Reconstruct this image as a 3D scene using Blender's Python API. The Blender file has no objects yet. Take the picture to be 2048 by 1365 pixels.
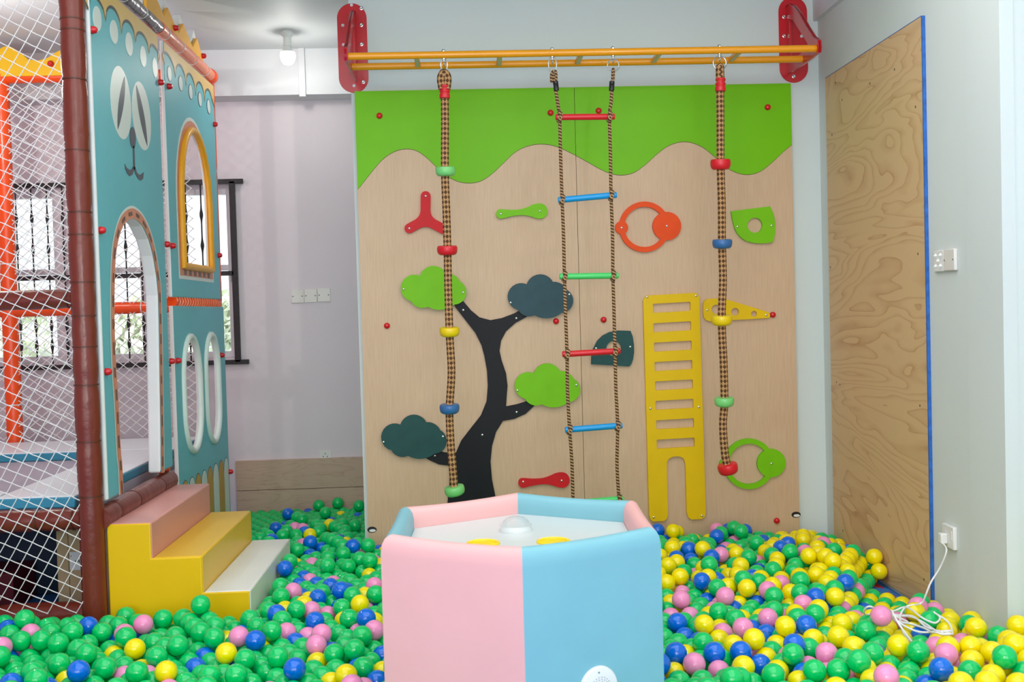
import bpy, math, random
import numpy as np
from mathutils import Vector, Matrix, noise
from mathutils.geometry import tessellate_polygon
C = bpy.context.scene.collection
SC = bpy.context.scene
rnd = random.Random(7)
pi = math.pi

# ------------------------------------------------------------------ camera
FPX = 2130.0
CAMZ = 1.41
R_ = np.array([[0.99861056, 0.02884144, 0.04410348],
               [-0.04488675, 0.0270988, 0.99862447],
               [-0.02760662, 0.99921661, -0.02835575]])   # rows: world X, Y, Z in camera (right, up, forward)
cam_d = bpy.data.cameras.new('camera')
cam_d.sensor_width = 36.0
cam_d.lens = FPX / 2048 * 36.0
cam_d.clip_start = 0.05
cam = bpy.data.objects.new('camera', cam_d)
C.objects.link(cam)
cam.matrix_world = Matrix(((R_[0][0], R_[0][1], -R_[0][2], 0.0),
                           (R_[1][0], R_[1][1], -R_[1][2], 0.0),
                           (R_[2][0], R_[2][1], -R_[2][2], CAMZ),
                           (0, 0, 0, 1)))
SC.camera = cam
cam_d.dof.use_dof = True
cam_d.dof.focus_distance = 5.7
cam_d.dof.aperture_fstop = 5.6

# ------------------------------------------------------------------ light
w = bpy.data.worlds.new('daylight')
SC.world = w
w.use_nodes = True
w.node_tree.nodes['Background'].inputs[0].default_value = (0.90, 0.97, 1.0, 1)
w.node_tree.nodes['Background'].inputs[1].default_value = 1.6
SC.view_settings.view_transform = 'Standard'
SC.view_settings.look = 'None'
SC.view_settings.exposure = 0.0
SC.view_settings.gamma = 1.0
SC.view_settings.use_curve_mapping = False

def point_lamp(name, loc, power, rad=0.035, col=(1.0, 0.96, 0.91)):
    d = bpy.data.lights.new(name, 'POINT')
    d.energy = power
    d.shadow_soft_size = rad
    d.color = col
    o = bpy.data.objects.new(name, d)
    o.location = loc
    C.objects.link(o)
    return o
CEIL = 3.22
for x, y, p in ((-0.3, 1.6, 12), (1.4, 1.4, 12), (1.1, 3.6, 8)):
    point_lamp('bulb_and_fill_light', (x, y, 3.02), p)
# fill lamp added inside the play structure, then the photographer's flash above the lens
point_lamp('bulb_and_fill_light', (-2.7, 5.7, 2.75), 28)
point_lamp('camera_flash', (-0.02, -0.03, CAMZ + 0.20), 58, 0.05, (1.0, 0.98, 0.96))
ad = bpy.data.lights.new('window_light', 'AREA')  # broad soft fill added behind the camera for even ambient light
ad.shape = 'RECTANGLE'
ad.size = 5.0
ad.size_y = 2.4
ad.energy = 105
ad.color = (1.0, 0.99, 0.96)
ao = bpy.data.objects.new('window_light', ad)
ao.location = (-0.4, -2.6, 1.75)
ao.rotation_euler = (math.radians(90), 0, 0)
C.objects.link(ao)
cd = bpy.data.lights.new('flash_bounced_off_ceiling', 'AREA')
cd.shape = 'RECTANGLE'
cd.size = 4.4
cd.size_y = 4.6
cd.energy = 104
cd.color = (1.0, 1.0, 0.97)
co_ = bpy.data.objects.new('flash_bounced_off_ceiling', cd)
co_.location = (-0.1, 2.2, 3.2)
C.objects.link(co_)
sd = bpy.data.lights.new('sun', 'SUN')
sd.energy = 9.0
sd.angle = 0.03
sun = bpy.data.objects.new('sun', sd)
sun.rotation_euler = Vector((1.0, 0.12, 1.3)).to_track_quat('Z', 'Y').to_euler()
C.objects.link(sun)

# ------------------------------------------------------------------ pixel helpers
def ray(px, py):
    c = np.array([(px - 1024) / FPX, -(py - 682.5) / FPX, 1.0])
    return R_ @ c
def pt(px, py, X=None, Y=None, Z=None):
    d = ray(px, py)
    if X is not None: t = X / d[0]
    elif Y is not None: t = Y / d[1]
    else: t = (Z - CAMZ) / d[2]
    return Vector((d[0] * t, d[1] * t, CAMZ + d[2] * t))
def project(p):
    v = R_.T @ np.array([p[0], p[1], p[2] - CAMZ])
    return 1024 + FPX * v[0] / v[2], 682.5 - FPX * v[1] / v[2], v[2]

# ------------------------------------------------------------------ materials
def lin(c):
    out = []
    for v in c[:3]:
        v = v / 255.0
        out.append(v / 12.92 if v <= 0.04045 else ((v + 0.055) / 1.055) ** 2.4)
    return (*out, 1.0)
class NT:
    def __init__(s, name):
        s.m = bpy.data.materials.new(name)
        s.m.use_nodes = True
        s.t = s.m.node_tree
        s.b = s.t.nodes['Principled BSDF']
    def n(s, kind, **kw):
        x = s.t.nodes.new(kind)
        for k, v in kw.items():
            if k.startswith('i_'):
                key = k[2:]
                x.inputs[int(key) if key.isdigit() else key].default_value = v
            else:
                setattr(x, k, v)
        return x
    def l(s, a, b): s.t.links.new(a, b)
    def math(s, op, a, b=None):
        x = s.n('ShaderNodeMath', operation=op)
        for i, v in enumerate((a, b)):
            if v is None: continue
            if hasattr(v, 'is_linked'): s.l(v, x.inputs[i])
            else: x.inputs[i].default_value = v
        return x.outputs[0]
    def ramp(s, fac, stops):
        r = s.n('ShaderNodeValToRGB')
        e = r.color_ramp.elements
        while len(e) < len(stops): e.new(0.5)
        for i, (p, c) in enumerate(stops):
            e[i].position = p
            e[i].color = c
        s.l(fac, r.inputs[0])
        return r.outputs[0]
def mat(name, rgb, rough=0.5, spec=0.5, var=0.05, scale=6.0, bump=0.0, bscale=60.0, metal=0.0, coat=0.0, sss=0.0):
    k = NT(name)
    tc = k.n('ShaderNodeTexCoord')
    no = k.n('ShaderNodeTexNoise', i_Scale=scale, i_Detail=4.0)
    k.l(tc.outputs['Object'], no.inputs['Vector'])
    c = lin(rgb)
    lo = tuple(v * (1 - var) for v in c[:3]) + (1,)
    hi = tuple(min(1, v * (1 + var)) for v in c[:3]) + (1,)
    k.l(k.ramp(no.outputs['Fac'], [(0.3, lo), (0.7, hi)]), k.b.inputs['Base Color'])
    if sss:
        k.b.inputs['Subsurface Weight'].default_value = sss
        k.b.inputs['Subsurface Radius'].default_value = (1, 1, 1)
        k.b.inputs['Subsurface Scale'].default_value = 0.03
    k.b.inputs['Roughness'].default_value = rough
    k.b.inputs['Specular IOR Level'].default_value = spec
    k.b.inputs['Metallic'].default_value = metal
    k.b.inputs['Coat Weight'].default_value = coat
    k.b.inputs['Coat Roughness'].default_value = 0.12
    if bump:
        n2 = k.n('ShaderNodeTexNoise', i_Scale=bscale, i_Detail=3.0)
        k.l(tc.outputs['Object'], n2.inputs['Vector'])
        bp = k.n('ShaderNodeBump', i_Strength=bump, i_Distance=0.01)
        k.l(n2.outputs['Fac'], bp.inputs['Height'])
        k.l(bp.outputs[0], k.b.inputs['Normal'])
    return k.m
def wood_mat(name, light, dark, scale, stretch, bands=10.0, rough=0.55, contrast=1.0, fine=0.35):
    """Contour-line grain, as in rotary-cut veneer."""
    k = NT(name)
    tc = k.n('ShaderNodeTexCoord')
    mp = k.n('ShaderNodeMapping')
    mp.inputs['Scale'].default_value = stretch
    k.l(tc.outputs['Object'], mp.inputs['Vector'])
    n1 = k.n('ShaderNodeTexNoise', i_Scale=scale, i_Detail=3.0, i_Roughness=0.45, i_Distortion=0.6)
    k.l(mp.outputs[0], n1.inputs['Vector'])
    a = k.math('MULTIPLY', n1.outputs['Fac'], bands)
    f = k.math('FRACT', a)
    n2 = k.n('ShaderNodeTexNoise', i_Scale=scale * 9, i_Detail=5.0)
    k.l(mp.outputs[0], n2.inputs['Vector'])
    f2 = k.math('ADD', k.math('MULTIPLY', f, contrast), k.math('MULTIPLY', n2.outputs['Fac'], fine))
    L, D = lin(light), lin(dark)
    M = tuple((L[i] * 2 + D[i]) / 3 for i in range(3)) + (1,)
    k.l(k.ramp(f2, [(0.06, D), (0.22, M), (0.5, L), (0.9, L), (1.0, M)]), k.b.inputs['Base Color'])
    k.b.inputs['Roughness'].default_value = rough
    return k.m
def rope_mat(name, light, dark, turns, freq, diamond):
    k = NT(name)
    uv = k.n('ShaderNodeUVMap')
    sp = k.n('ShaderNodeSeparateXYZ')
    k.l(uv.outputs[0], sp.inputs[0])
    u = k.math('MULTIPLY', sp.outputs[0], turns)
    v = k.math('MULTIPLY', sp.outputs[1], freq)
    s1 = k.math('SINE', k.math('MULTIPLY', k.math('ADD', u, v), 2 * pi))
    if diamond:
        s2 = k.math('SINE', k.math('MULTIPLY', k.math('SUBTRACT', u, v), 2 * pi))
        h = k.math('MULTIPLY', s1, s2)
    else:
        h = s1
    fac = k.math('ADD', k.math('MULTIPLY', h, 0.5), 0.5)
    k.l(k.ramp(fac, [(0.40, lin(dark)), (0.56, lin(light))]), k.b.inputs['Base Color'])
    k.b.inputs['Roughness'].default_value = 0.8
    bp = k.n('ShaderNodeBump', i_Strength=0.8, i_Distance=0.006)
    k.l(fac, bp.inputs['Height'])
    k.l(bp.outputs[0], k.b.inputs['Normal'])
    return k.m
def board_mat():
    k = NT('birch_board')
    tc = k.n('ShaderNodeTexCoord')
    mp = k.n('ShaderNodeMapping')
    mp.inputs['Scale'].default_value = (9.0, 9.0, 0.5)
    k.l(tc.outputs['Object'], mp.inputs['Vector'])
    n1 = k.n('ShaderNodeTexNoise', i_Scale=14.0, i_Detail=6.0)
    k.l(mp.outputs[0], n1.inputs['Vector'])
    n2 = k.n('ShaderNodeTexNoise', i_Scale=2.2, i_Detail=2.0)
    k.l(tc.outputs['Object'], n2.inputs['Vector'])
    f = k.math('ADD', k.math('MULTIPLY', n1.outputs['Fac'], 0.6), k.math('MULTIPLY', n2.outputs['Fac'], 0.4))
    k.l(k.ramp(f, [(0.3, lin((192, 160, 126))), (0.7, lin((208, 178, 144)))]), k.b.inputs['Base Color'])
    k.b.inputs['Roughness'].default_value = 0.45
    return k.m
def glass_mat(name, tint=(0.97, 0.99, 1.0), rough=0.0):
    k = NT(name)
    tr = k.n('ShaderNodeBsdfTransparent')
    tr.inputs[0].default_value = (*tint, 1)
    gl = k.n('ShaderNodeBsdfGlossy')
    gl.inputs['Roughness'].default_value = 0.02 + rough
    lw = k.n('ShaderNodeLayerWeight', i_Blend=0.5)
    mx = k.n('ShaderNodeMixShader')
    k.l(k.math('ADD', k.math('MULTIPLY', k.math('POWER', lw.outputs['Facing'], 4.0), 0.6), 0.035), mx.inputs[0])
    k.l(tr.outputs[0], mx.inputs[1])
    k.l(gl.outputs[0], mx.inputs[2])
    k.l(mx.outputs[0], k.t.nodes['Material Output'].inputs['Surface'])
    return k.m
def emit_mat(name, rgb, strength):
    k = NT(name)
    k.b.inputs['Base Color'].default_value = lin(rgb)
    k.b.inputs['Emission Color'].default_value = lin(rgb)
    k.b.inputs['Emission Strength'].default_value = strength
    return k.m

M = dict(
    wall=mat('white_wall_paint', (208, 217, 214), 0.7, 0.3, 0.025, 1.2, 0.08, 25),
    wall_right=mat('cool_white_wall_paint', (212, 220, 217), 0.65, 0.3, 0.03, 1.0, 0.08, 25),
    wall_pink=mat('pinkish_wall_paint', (224, 216, 221), 0.7, 0.3, 0.03, 0.8, 0.08, 25),
    pink_paint=mat('pink_wall_paint', (228, 168, 180), 0.7, 0.3, 0.03, 0.8),
    ceiling=mat('ceiling_paint', (206, 211, 213), 0.6, 0.4, 0.02, 1.0, 0.05, 12),
    beam=mat('beam_paint', (216, 218, 221), 0.6, 0.3, 0.02),
    white_pl=mat('white_plastic', (228, 229, 226), 0.3, 0.5, 0.01),
    cream_pl=mat('cream_plate_plastic', (222, 219, 212), 0.3, 0.5, 0.01),
    upvc=mat('white_window_frame', (216, 214, 217), 0.35, 0.5, 0.02),
    iron=mat('black_iron', (28, 26, 28), 0.45, 0.5, 0.2, 20, 0.2, 80),
    board=board_mat(),
    green=mat('green_lacquer', (112, 188, 0), 0.4, 0.2, 0.03, 3),
    holdgreen=mat('green_hold_board', (116, 190, 6), 0.45, 0.2, 0.04, 12),
    darkgreen=mat('dark_green_hold_board', (28, 74, 72), 0.5, 0.25, 0.1, 16),
    slate=mat('slate_hold_board', (42, 74, 82), 0.5, 0.25, 0.1, 16),
    black=mat('black_trunk_board', (20, 21, 26), 0.5, 0.22, 0.1, 6),
    red=mat('red_hold_board', (202, 28, 34), 0.45, 0.2, 0.06, 14),
    orange=mat('orange_hold_board', (228, 76, 14), 0.45, 0.2, 0.05, 14),
    yellow=mat('yellow_hold_board', (224, 186, 0), 0.45, 0.2, 0.03, 8),
    redcap=mat('red_plastic_cap', (205, 20, 30), 0.22, 0.5, 0.03),
    seam=mat('dark_seam', (92, 74, 58), 0.8, 0.1, 0.1),
    steel=mat('steel', (205, 208, 208), 0.25, 0.5, 0.05, 30, metal=1.0),
    ply=wood_mat('swirled_plywood', (214, 180, 134), (184, 138, 94), 1.1, (1.0, 0.55, 2.3), 20.0, 0.5, 0.8, 0.25),
    planks=wood_mat('baseboard_wood', (196, 170, 148), (170, 138, 112), 2.2, (0.8, 1.0, 5.0), 9.0, 0.5, 0.7, 0.35),
    bluetape=mat('blue_edge_paint', (40, 100, 180), 0.5, 0.4, 0.25, 30),
    bracket=mat('red_powder_coat', (198, 22, 36), 0.28, 0.5, 0.04, 10, coat=0.3),
    bar=mat('orange_yellow_powder_coat', (240, 158, 8), 0.3, 0.5, 0.03, 6, coat=0.3),
    rung_steel=mat('unpainted_crossbar_face', (214, 196, 180), 0.4, 0.5, 0.05),
    rope=rope_mat('braided_brown_rope', (188, 144, 94), (84, 50, 22), 3.0, 20.0, True),
    cord=rope_mat('twisted_brown_cord', (190, 150, 105), (78, 50, 30), 1.0, 62.0, False),
    d_red=mat('red_climbing_plastic', (214, 26, 40), 0.35, 0.5, 0.03),
    d_green=mat('mint_green_climbing_plastic', (122, 208, 120), 0.35, 0.5, 0.03),
    d_blue=mat('dull_blue_climbing_plastic', (50, 104, 160), 0.35, 0.5, 0.03),
    d_yellow=mat('yellow_climbing_plastic', (232, 202, 10), 0.35, 0.5, 0.03),
    r_blue=mat('bright_blue_rung_plastic', (14, 150, 216), 0.35, 0.5, 0.03),
    r_green=mat('green_rung_plastic', (74, 208, 108), 0.35, 0.5, 0.03),
    collar_black=mat('black_collar_plastic', (22, 22, 24), 0.35, 0.5, 0.05),
    brown=mat('brown_vinyl', (112, 44, 30), 0.28, 0.5, 0.08, 8, 0.25, 22),
    tie=mat('brown_cable_tie', (84, 44, 28), 0.4, 0.4, 0.05),
    orange_pipe=mat('orange_vinyl', (238, 78, 12), 0.28, 0.5, 0.05, 8, 0.15, 22),
    peach_pipe=mat('clear_wrapped_orange_vinyl', (240, 134, 96), 0.25, 0.5, 0.08, 8, 0.25, 26),
    silver_pipe=mat('silver_grey_wrap', (120, 116, 122), 0.2, 0.6, 0.2, 14, 0.5, 30, metal=0.5),
    teal=mat('teal_vinyl', (100, 186, 197), 0.46, 0.4, 0.03, 3, 0.05, 40),
    piping=mat('white_vinyl_piping', (222, 226, 224), 0.4, 0.4, 0.02),
    sand=mat('sandy_yellow_print', (226, 186, 104), 0.36, 0.45, 0.04, 3),
    crown=mat('orange_yellow_vinyl', (240, 178, 62), 0.45, 0.4, 0.03, 4),
    crown_back=mat('yellow_crown_vinyl', (236, 186, 20), 0.45, 0.4, 0.03, 4),
    ink=mat('dark_grey_print', (64, 74, 84), 0.38, 0.4, 0.04),
    cream=mat('pale_mint_print', (218, 228, 222), 0.38, 0.4, 0.02),
    peach=mat('peach_print', (214, 138, 106), 0.4, 0.4, 0.06, 12),
    dash=mat('brown_dash_print', (104, 78, 62), 0.4, 0.4, 0.08, 20),
    picket=mat('ochre_print', (194, 150, 62), 0.4, 0.4, 0.03),
    goldframe=mat('golden_yellow_vinyl', (238, 168, 30), 0.4, 0.4, 0.05, 10),
    mint=mat('pale_mint_vinyl', (214, 228, 220), 0.35, 0.45, 0.02),
    net=mat('white_net_cord', (224, 224, 222), 0.6, 0.3, 0.04, 30),
    pad=mat('white_vinyl_mat', (226, 232, 236), 0.35, 0.5, 0.02, 2, 0.2, 6),
    pad_edge=mat('teal_mat_edge', (52, 140, 168), 0.35, 0.5, 0.04),
    deck=mat('grey_deck_board', (170, 164, 176), 0.6, 0.3, 0.04),
    navy=mat('navy_foam', (26, 44, 66), 0.6, 0.3, 0.1),
    maroon=mat('maroon_foam', (96, 30, 40), 0.6, 0.3, 0.1),
    paleblue=mat('pale_blue_foam', (110, 150, 205), 0.5, 0.4, 0.05),
    card=mat('brown_cardboard', (172, 154, 120), 0.8, 0.2, 0.04, 12),
    paper=mat('label_paper', (206, 214, 216), 0.7, 0.2, 0.02),
    print_ink=mat('black_label_ink', (36, 38, 42), 0.7, 0.2, 0.02),
    step_yellow=mat('yellow_vinyl', (226, 184, 0), 0.42, 0.3, 0.02, 4, 0.04, 18),
    step_mid=mat('golden_vinyl', (228, 184, 40), 0.34, 0.45, 0.02, 4, 0.04, 18),
    step_pink=mat('dusty_pink_vinyl', (214, 150, 140), 0.34, 0.45, 0.02, 4, 0.05, 18),
    step_white=mat('off_white_vinyl', (226, 228, 220), 0.42, 0.4, 0.02, 4, 0.06, 18),
    t_pink=mat('pale_pink_leatherette', (228, 174, 172), 0.45, 0.4, 0.02, 5, 0.05, 30),
    t_blue=mat('sky_blue_leatherette', (120, 178, 190), 0.45, 0.4, 0.03, 5, 0.05, 30),
    t_white=mat('white_table_plate', (204, 211, 209), 0.3, 0.5, 0.01),
    t_yellow=mat('yellow_ring_plastic', (236, 204, 16), 0.35, 0.5, 0.02),
    grille=mat('speaker_hole_grey', (130, 136, 140), 0.6, 0.3, 0.03),
    dome=glass_mat('clear_acrylic'),
    pane=glass_mat('window_glass'),
    foam_blue=mat('blue_foam_mat', (62, 120, 190), 0.75, 0.2, 0.04, 30, 0.1, 120),
    foam_red=mat('red_foam_mat', (200, 50, 66), 0.75, 0.2, 0.04, 30, 0.1, 120),
    cable=mat('white_cable_sheath', (232, 234, 236), 0.35, 0.5, 0.01),
    bulb=emit_mat('lit_bulb', (255, 250, 242), 14.0),
    leaf=mat('pale_foliage', (226, 236, 208), 0.7, 0.2, 0.25, 3),
    bark=mat('grey_bark', (130, 118, 104), 0.8, 0.2, 0.2),
    outwall=mat('pale_parapet_plaster', (214, 220, 226), 0.8, 0.2, 0.03),
)
BALL = dict(
    green=mat('green_ball_plastic', (0, 196, 104), 0.10, 0.5, 0.02, 4, coat=0.2, sss=0.5),
    yellow=mat('yellow_ball_plastic', (244, 224, 0), 0.10, 0.5, 0.02, 4, coat=0.2, sss=0.5),
    blue=mat('blue_ball_plastic', (0, 108, 216), 0.10, 0.5, 0.02, 4, coat=0.2, sss=0.5),
    pink=mat('pink_ball_plastic', (238, 148, 194), 0.10, 0.5, 0.02, 4, coat=0.2, sss=0.5),
)

# ------------------------------------------------------------------ mesh builder
def wloc(o):
    v = Vector(o.location)
    while o.parent:
        o = o.parent
        v += Vector(o.location)
    return v
class MB:
    def __init__(s):
        s.v, s.f, s.m, s.uv = [], [], [], []
    def add(s, verts, faces, mi=0, uvs=None):
        b = len(s.v)
        s.v += [tuple(x) for x in verts]
        for k, f in enumerate(faces):
            s.f.append(tuple(i + b for i in f))
            s.m.append(mi[k] if isinstance(mi, (list, tuple)) else mi)
            s.uv.append(uvs[k] if uvs else None)
        return s
    def box(s, x0, x1, y0, y1, z0, z1, mi=0):
        v = [(x, y, z) for z in (z0, z1) for y in (y0, y1) for x in (x0, x1)]
        return s.add(v, [(0, 2, 3, 1), (4, 5, 7, 6), (0, 1, 5, 4), (2, 6, 7, 3), (0, 4, 6, 2), (1, 3, 7, 5)], mi)
    def tube(s, pts, r, n=10, closed=False, mi=0, caps=True, squash=None):
        P = [Vector(p) for p in pts]
        N = len(P)
        if not isinstance(r, (list, tuple)): r = [r] * N
        T = []
        for i in range(N):
            a = P[(i - 1) % N] if (closed or i > 0) else P[i]
            b = P[(i + 1) % N] if (closed or i < N - 1) else P[i]
            t = b - a
            T.append(t.normalized() if t.length > 1e-9 else Vector((0, 0, 1)))
        ref = Vector((0, 0, 1)) if abs(T[0].z) < 0.9 else Vector((0, 1, 0))
        u = (ref - T[0] * ref.dot(T[0])).normalized()
        V, L = [], [0.0]
        for i in range(N):
            u = (u - T[i] * u.dot(T[i])).normalized()
            w_ = T[i].cross(u)
            for k in range(n):
                a = 2 * pi * k / n
                V.append(P[i] + (u * math.cos(a) + w_ * math.sin(a)) * r[i])
            if i: L.append(L[-1] + (P[i] - P[i - 1]).length)
        F, U = [], []
        for i in range(N if closed else N - 1):
            j = (i + 1) % N
            l1 = L[i + 1] if i + 1 < N else L[i]
            for k in range(n):
                k2 = (k + 1) % n
                F.append((i * n + k, i * n + k2, j * n + k2, j * n + k))
                U.append(((k / n, L[i]), ((k + 1) / n, L[i]), ((k + 1) / n, l1), (k / n, l1)))
        if caps and not closed:
            F.append(tuple(range(n - 1, -1, -1)))
            U.append(tuple((0, 0) for _ in range(n)))
            F.append(tuple((N - 1) * n + k for k in range(n)))
            U.append(tuple((0, 0) for _ in range(n)))
        return s.add(V, F, mi, U)
    def lathe(s, prof, c, ax=(0, 0, 1), n=24, mi=0, scale=(1, 1)):
        """prof: (radius, height along ax) pairs."""
        A = Vector(ax).normalized()
        ref = Vector((0, 0, 1)) if abs(A.z) < 0.9 else Vector((1, 0, 0))
        u = (ref - A * ref.dot(A)).normalized()
        w_ = A.cross(u)
        c = Vector(c)
        V, F = [], []
        idx = []
        for (r, h) in prof:
            if r < 1e-6:
                idx.append([len(V)] * n)
                V.append(c + A * h)
            else:
                idx.append([len(V) + k for k in range(n)])
                for k in range(n):
                    a = 2 * pi * k / n
                    V.append(c + A * h + u * (r * scale[0] * math.cos(a)) + w_ * (r * scale[1] * math.sin(a)))
        for i in range(len(prof) - 1):
            for k in range(n):
                k2 = (k + 1) % n
                q = [idx[i][k], idx[i][k2], idx[i + 1][k2], idx[i + 1][k]]
                qq = []
                for t in q:
                    if t not in qq: qq.append(t)
                if len(qq) >= 3: F.append(tuple(qq))
        return s.add(V, F, mi)
    def prism(s, polys, plane, d0, d1, mi=0, side=None, back=None):
        """polys: outer outline then holes, in plane coordinates (a, b); plane 'Y': (x,z) at depth d; 'X': (y,z); 'Z': (x,y)."""
        side = mi if side is None else side
        back = side if back is None else back
        def P(a, b, d):
            return (a, d, b) if plane == 'Y' else ((d, a, b) if plane == 'X' else (a, b, d))
        flat = [p for pl in polys for p in pl]
        n = len(flat)
        tris = tessellate_polygon([[Vector((p[0], p[1], 0)) for p in pl] for pl in polys])
        V = [P(p[0], p[1], d0) for p in flat] + [P(p[0], p[1], d1) for p in flat]
        F, mm = [], []
        for t in tris:
            F.append(tuple(t)); mm.append(mi)
            F.append(tuple(i + n for i in reversed(t))); mm.append(back)
        o = 0
        for pl in polys:
            k = len(pl)
            for i in range(k):
                j = (i + 1) % k
                F.append((o + i, o + j, o + j + n, o + i + n)); mm.append(side)
            o += k
        return s.add(V, F, mm)
    def build(s, name, mats, parent=None, smooth=True, angle=40, bevel=0.0, seg=2, origin=None, recalc=True):
        me = bpy.data.meshes.new(name)
        if parent is not None: org = wloc(parent)
        elif origin is not None: org = Vector(origin)
        else:
            a = np.array(s.v)
            org = Vector(((a[:, 0].min() + a[:, 0].max()) / 2, (a[:, 1].min() + a[:, 1].max()) / 2, a[:, 2].min()))
        vv = [(x - org.x, y - org.y, z - org.z) for x, y, z in s.v]
        me.from_pydata(vv, [], s.f)
        for m_ in (mats if isinstance(mats, (list, tuple)) else [mats]):
            me.materials.append(m_)
        me.polygons.foreach_set('material_index', s.m)
        if any(u is not None for u in s.uv):
            ul = me.uv_layers.new(name='UVMap')
            k = 0
            for f, u in zip(s.f, s.uv):
                for q in range(len(f)):
                    ul.data[k].uv = u[q] if u else (0, 0)
                    k += 1
        if recalc:
            import bmesh
            bm = bmesh.new()
            bm.from_mesh(me)
            bmesh.ops.recalc_face_normals(bm, faces=bm.faces)
            bm.to_mesh(me)
            bm.free()
        me.update()
        if smooth:
            me.polygons.foreach_set('use_smooth', [True] * len(me.polygons))
            me.set_sharp_from_angle(angle=math.radians(angle))
        o = bpy.data.objects.new(name, me)
        C.objects.link(o)
        if parent is not None: o.parent = parent
        else: o.location = org
        if bevel:
            b = o.modifiers.new('edge', 'BEVEL')
            b.width = bevel
            b.segments = seg
            b.limit_method = 'ANGLE'
            b.angle_limit = math.radians(50)
        return o
def tag(o, label, cat, group=None, kind=None):
    o['label'] = label
    o['category'] = cat
    if group: o['group'] = group
    if kind: o['kind'] = kind
    return o
def empty(name, loc, label, cat, group=None):
    o = bpy.data.objects.new(name, None)
    o.empty_display_size = 0.05
    o.location = loc
    C.objects.link(o)
    return tag(o, label, cat, group)
def struct(o):
    o['kind'] = 'structure'
    return o
def catmull(P, n=6, closed=True):
    P = [Vector(p) for p in P]
    N = len(P)
    out = []
    for i in range(N if closed else N - 1):
        g = lambda k: P[k % N] if closed else P[max(0, min(N - 1, k))]
        p0, p1, p2, p3 = g(i - 1), g(i), g(i + 1), g(i + 2)
        for k in range(n):
            t = k / n
            out.append(0.5 * ((2 * p1) + (p2 - p0) * t + (2 * p0 - 5 * p1 + 4 * p2 - p3) * t * t + (3 * p1 - p0 - 3 * p2 + p3) * t ** 3))
    if not closed: out.append(P[-1])
    return out
def arc3(a, m, b, n=9):
    """points of the circle arc a -> m -> b, without b."""
    ax, ay = a; bx, by = m; cx, cy = b
    d = 2 * (ax * (by - cy) + bx * (cy - ay) + cx * (ay - by))
    ux = ((ax * ax + ay * ay) * (by - cy) + (bx * bx + by * by) * (cy - ay) + (cx * cx + cy * cy) * (ay - by)) / d
    uy = ((ax * ax + ay * ay) * (cx - bx) + (bx * bx + by * by) * (ax - cx) + (cx * cx + cy * cy) * (bx - ax)) / d
    r = math.hypot(ax - ux, ay - uy)
    t0, tm, t1 = (math.atan2(p[1] - uy, p[0] - ux) for p in (a, m, b))
    def norm(t, s): return (t - s) % (2 * pi)
    if norm(tm, t0) < norm(t1, t0): sw = norm(t1, t0)
    else: sw = norm(t1, t0) - 2 * pi
    return [(ux + r * math.cos(t0 + sw * k / n), uy + r * math.sin(t0 + sw * k / n)) for k in range(n)]
def circ(cx, cy, r, n=28, ry=None):
    ry = r if ry is None else ry
    return [(cx + r * math.cos(2 * pi * k / n), cy + ry * math.sin(2 * pi * k / n)) for k in range(n)]
def rrect(x0, y0, x1, y1, r, n=4):
    out = []
    for cx, cy, a in ((x1 - r, y1 - r, 0), (x0 + r, y1 - r, 90), (x0 + r, y0 + r, 180), (x1 - r, y0 + r, 270)):
        for k in range(n + 1):
            t = math.radians(a + 90 * k / n)
            out.append((cx + r * math.cos(t), cy + r * math.sin(t)))
    return out
def screws(root, spots, plane_y, r=0.0062, name='screw'):
    for (x, z) in spots:
        MB().lathe([(0, -0.0035), (r * 0.55, -0.0035), (r, -0.0015), (r, 0.002)], (x, plane_y, z), (0, 1, 0), 12).build(name, M['steel'], root)

# ------------------------------------------------------------------ the room
YB = 5.95          # front of the climbing board
YW = 5.99          # wall behind it
YA = 7.50          # back wall of the alcove
XR = 2.045         # right wall
XS = 2.75
struct(MB().box(-4.2, 3.0, -3.0, 7.5, -0.1, 0.0).build('floor', M['foam_blue']))
struct(MB().box(-4.2, 3.0, -3.0, 7.5, CEIL, CEIL + 0.1).build('ceiling', M['ceiling']))
struct(MB().box(-0.592, XR + 0.6, YW, YA, 0, CEIL).build('wall_back', M['wall']))
struct(MB().box(XR, XR + 0.9, 3.955, YW, 0, CEIL).build('wall_right', M['wall_right']))
struct(MB().box(XS, XS + 0.1, -3.0, 3.955, 0, CEIL).build('wall_right_front', M['wall']))
struct(MB().box(-4.2, -4.1, -3.0, 7.5, 0, CEIL).build('wall_left', M['pink_paint']))
struct(MB().box(2.018, XR, 3.955, YW, 3.0, CEIL).build('trim_1', M['beam']))
# faint plaster step near the end of the right wall
struct(MB().box(XR - 0.004, XR + 0.05, 3.951, pt(1935, 500, X=XR).y, 0.0, CEIL).build('trim_2', M['wall_right']))

# windows of the alcove wall
def ax_(px, py, Y): 
    p = pt(px, py, Y=Y); return p.x, p.z
WZ0, WZ1 = pt(455, 716, Y=YA).z, pt(455, 366, Y=YA).z
WIN = []
for (r_px, r_py, wd) in ((116, 550, 0.66), (288, 550, 0.46), (466, 545, 0.50)):
    xr = pt(r_px, r_py, Y=YA).x
    WIN.append((xr - wd, xr))
holes = [[(a, WZ0), (b, WZ0), (b, WZ1), (a, WZ1)] for a, b in WIN]
struct(MB().prism([[(-4.1, 0), (-0.592, 0), (-0.592, CEIL), (-4.1, CEIL)]] + holes, 'Y', YA, YA + 0.16).build('wall_alcove', M['wall_pink'], smooth=False))
bz = pt(560, 190, Y=YA - 0.2).z
struct(MB().box(-4.1, -0.592, YA - 0.2, YA, bz, CEIL).build('trim_3', M['beam']))
tx = pt(604, 150, Y=YA - 0.21).x
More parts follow.
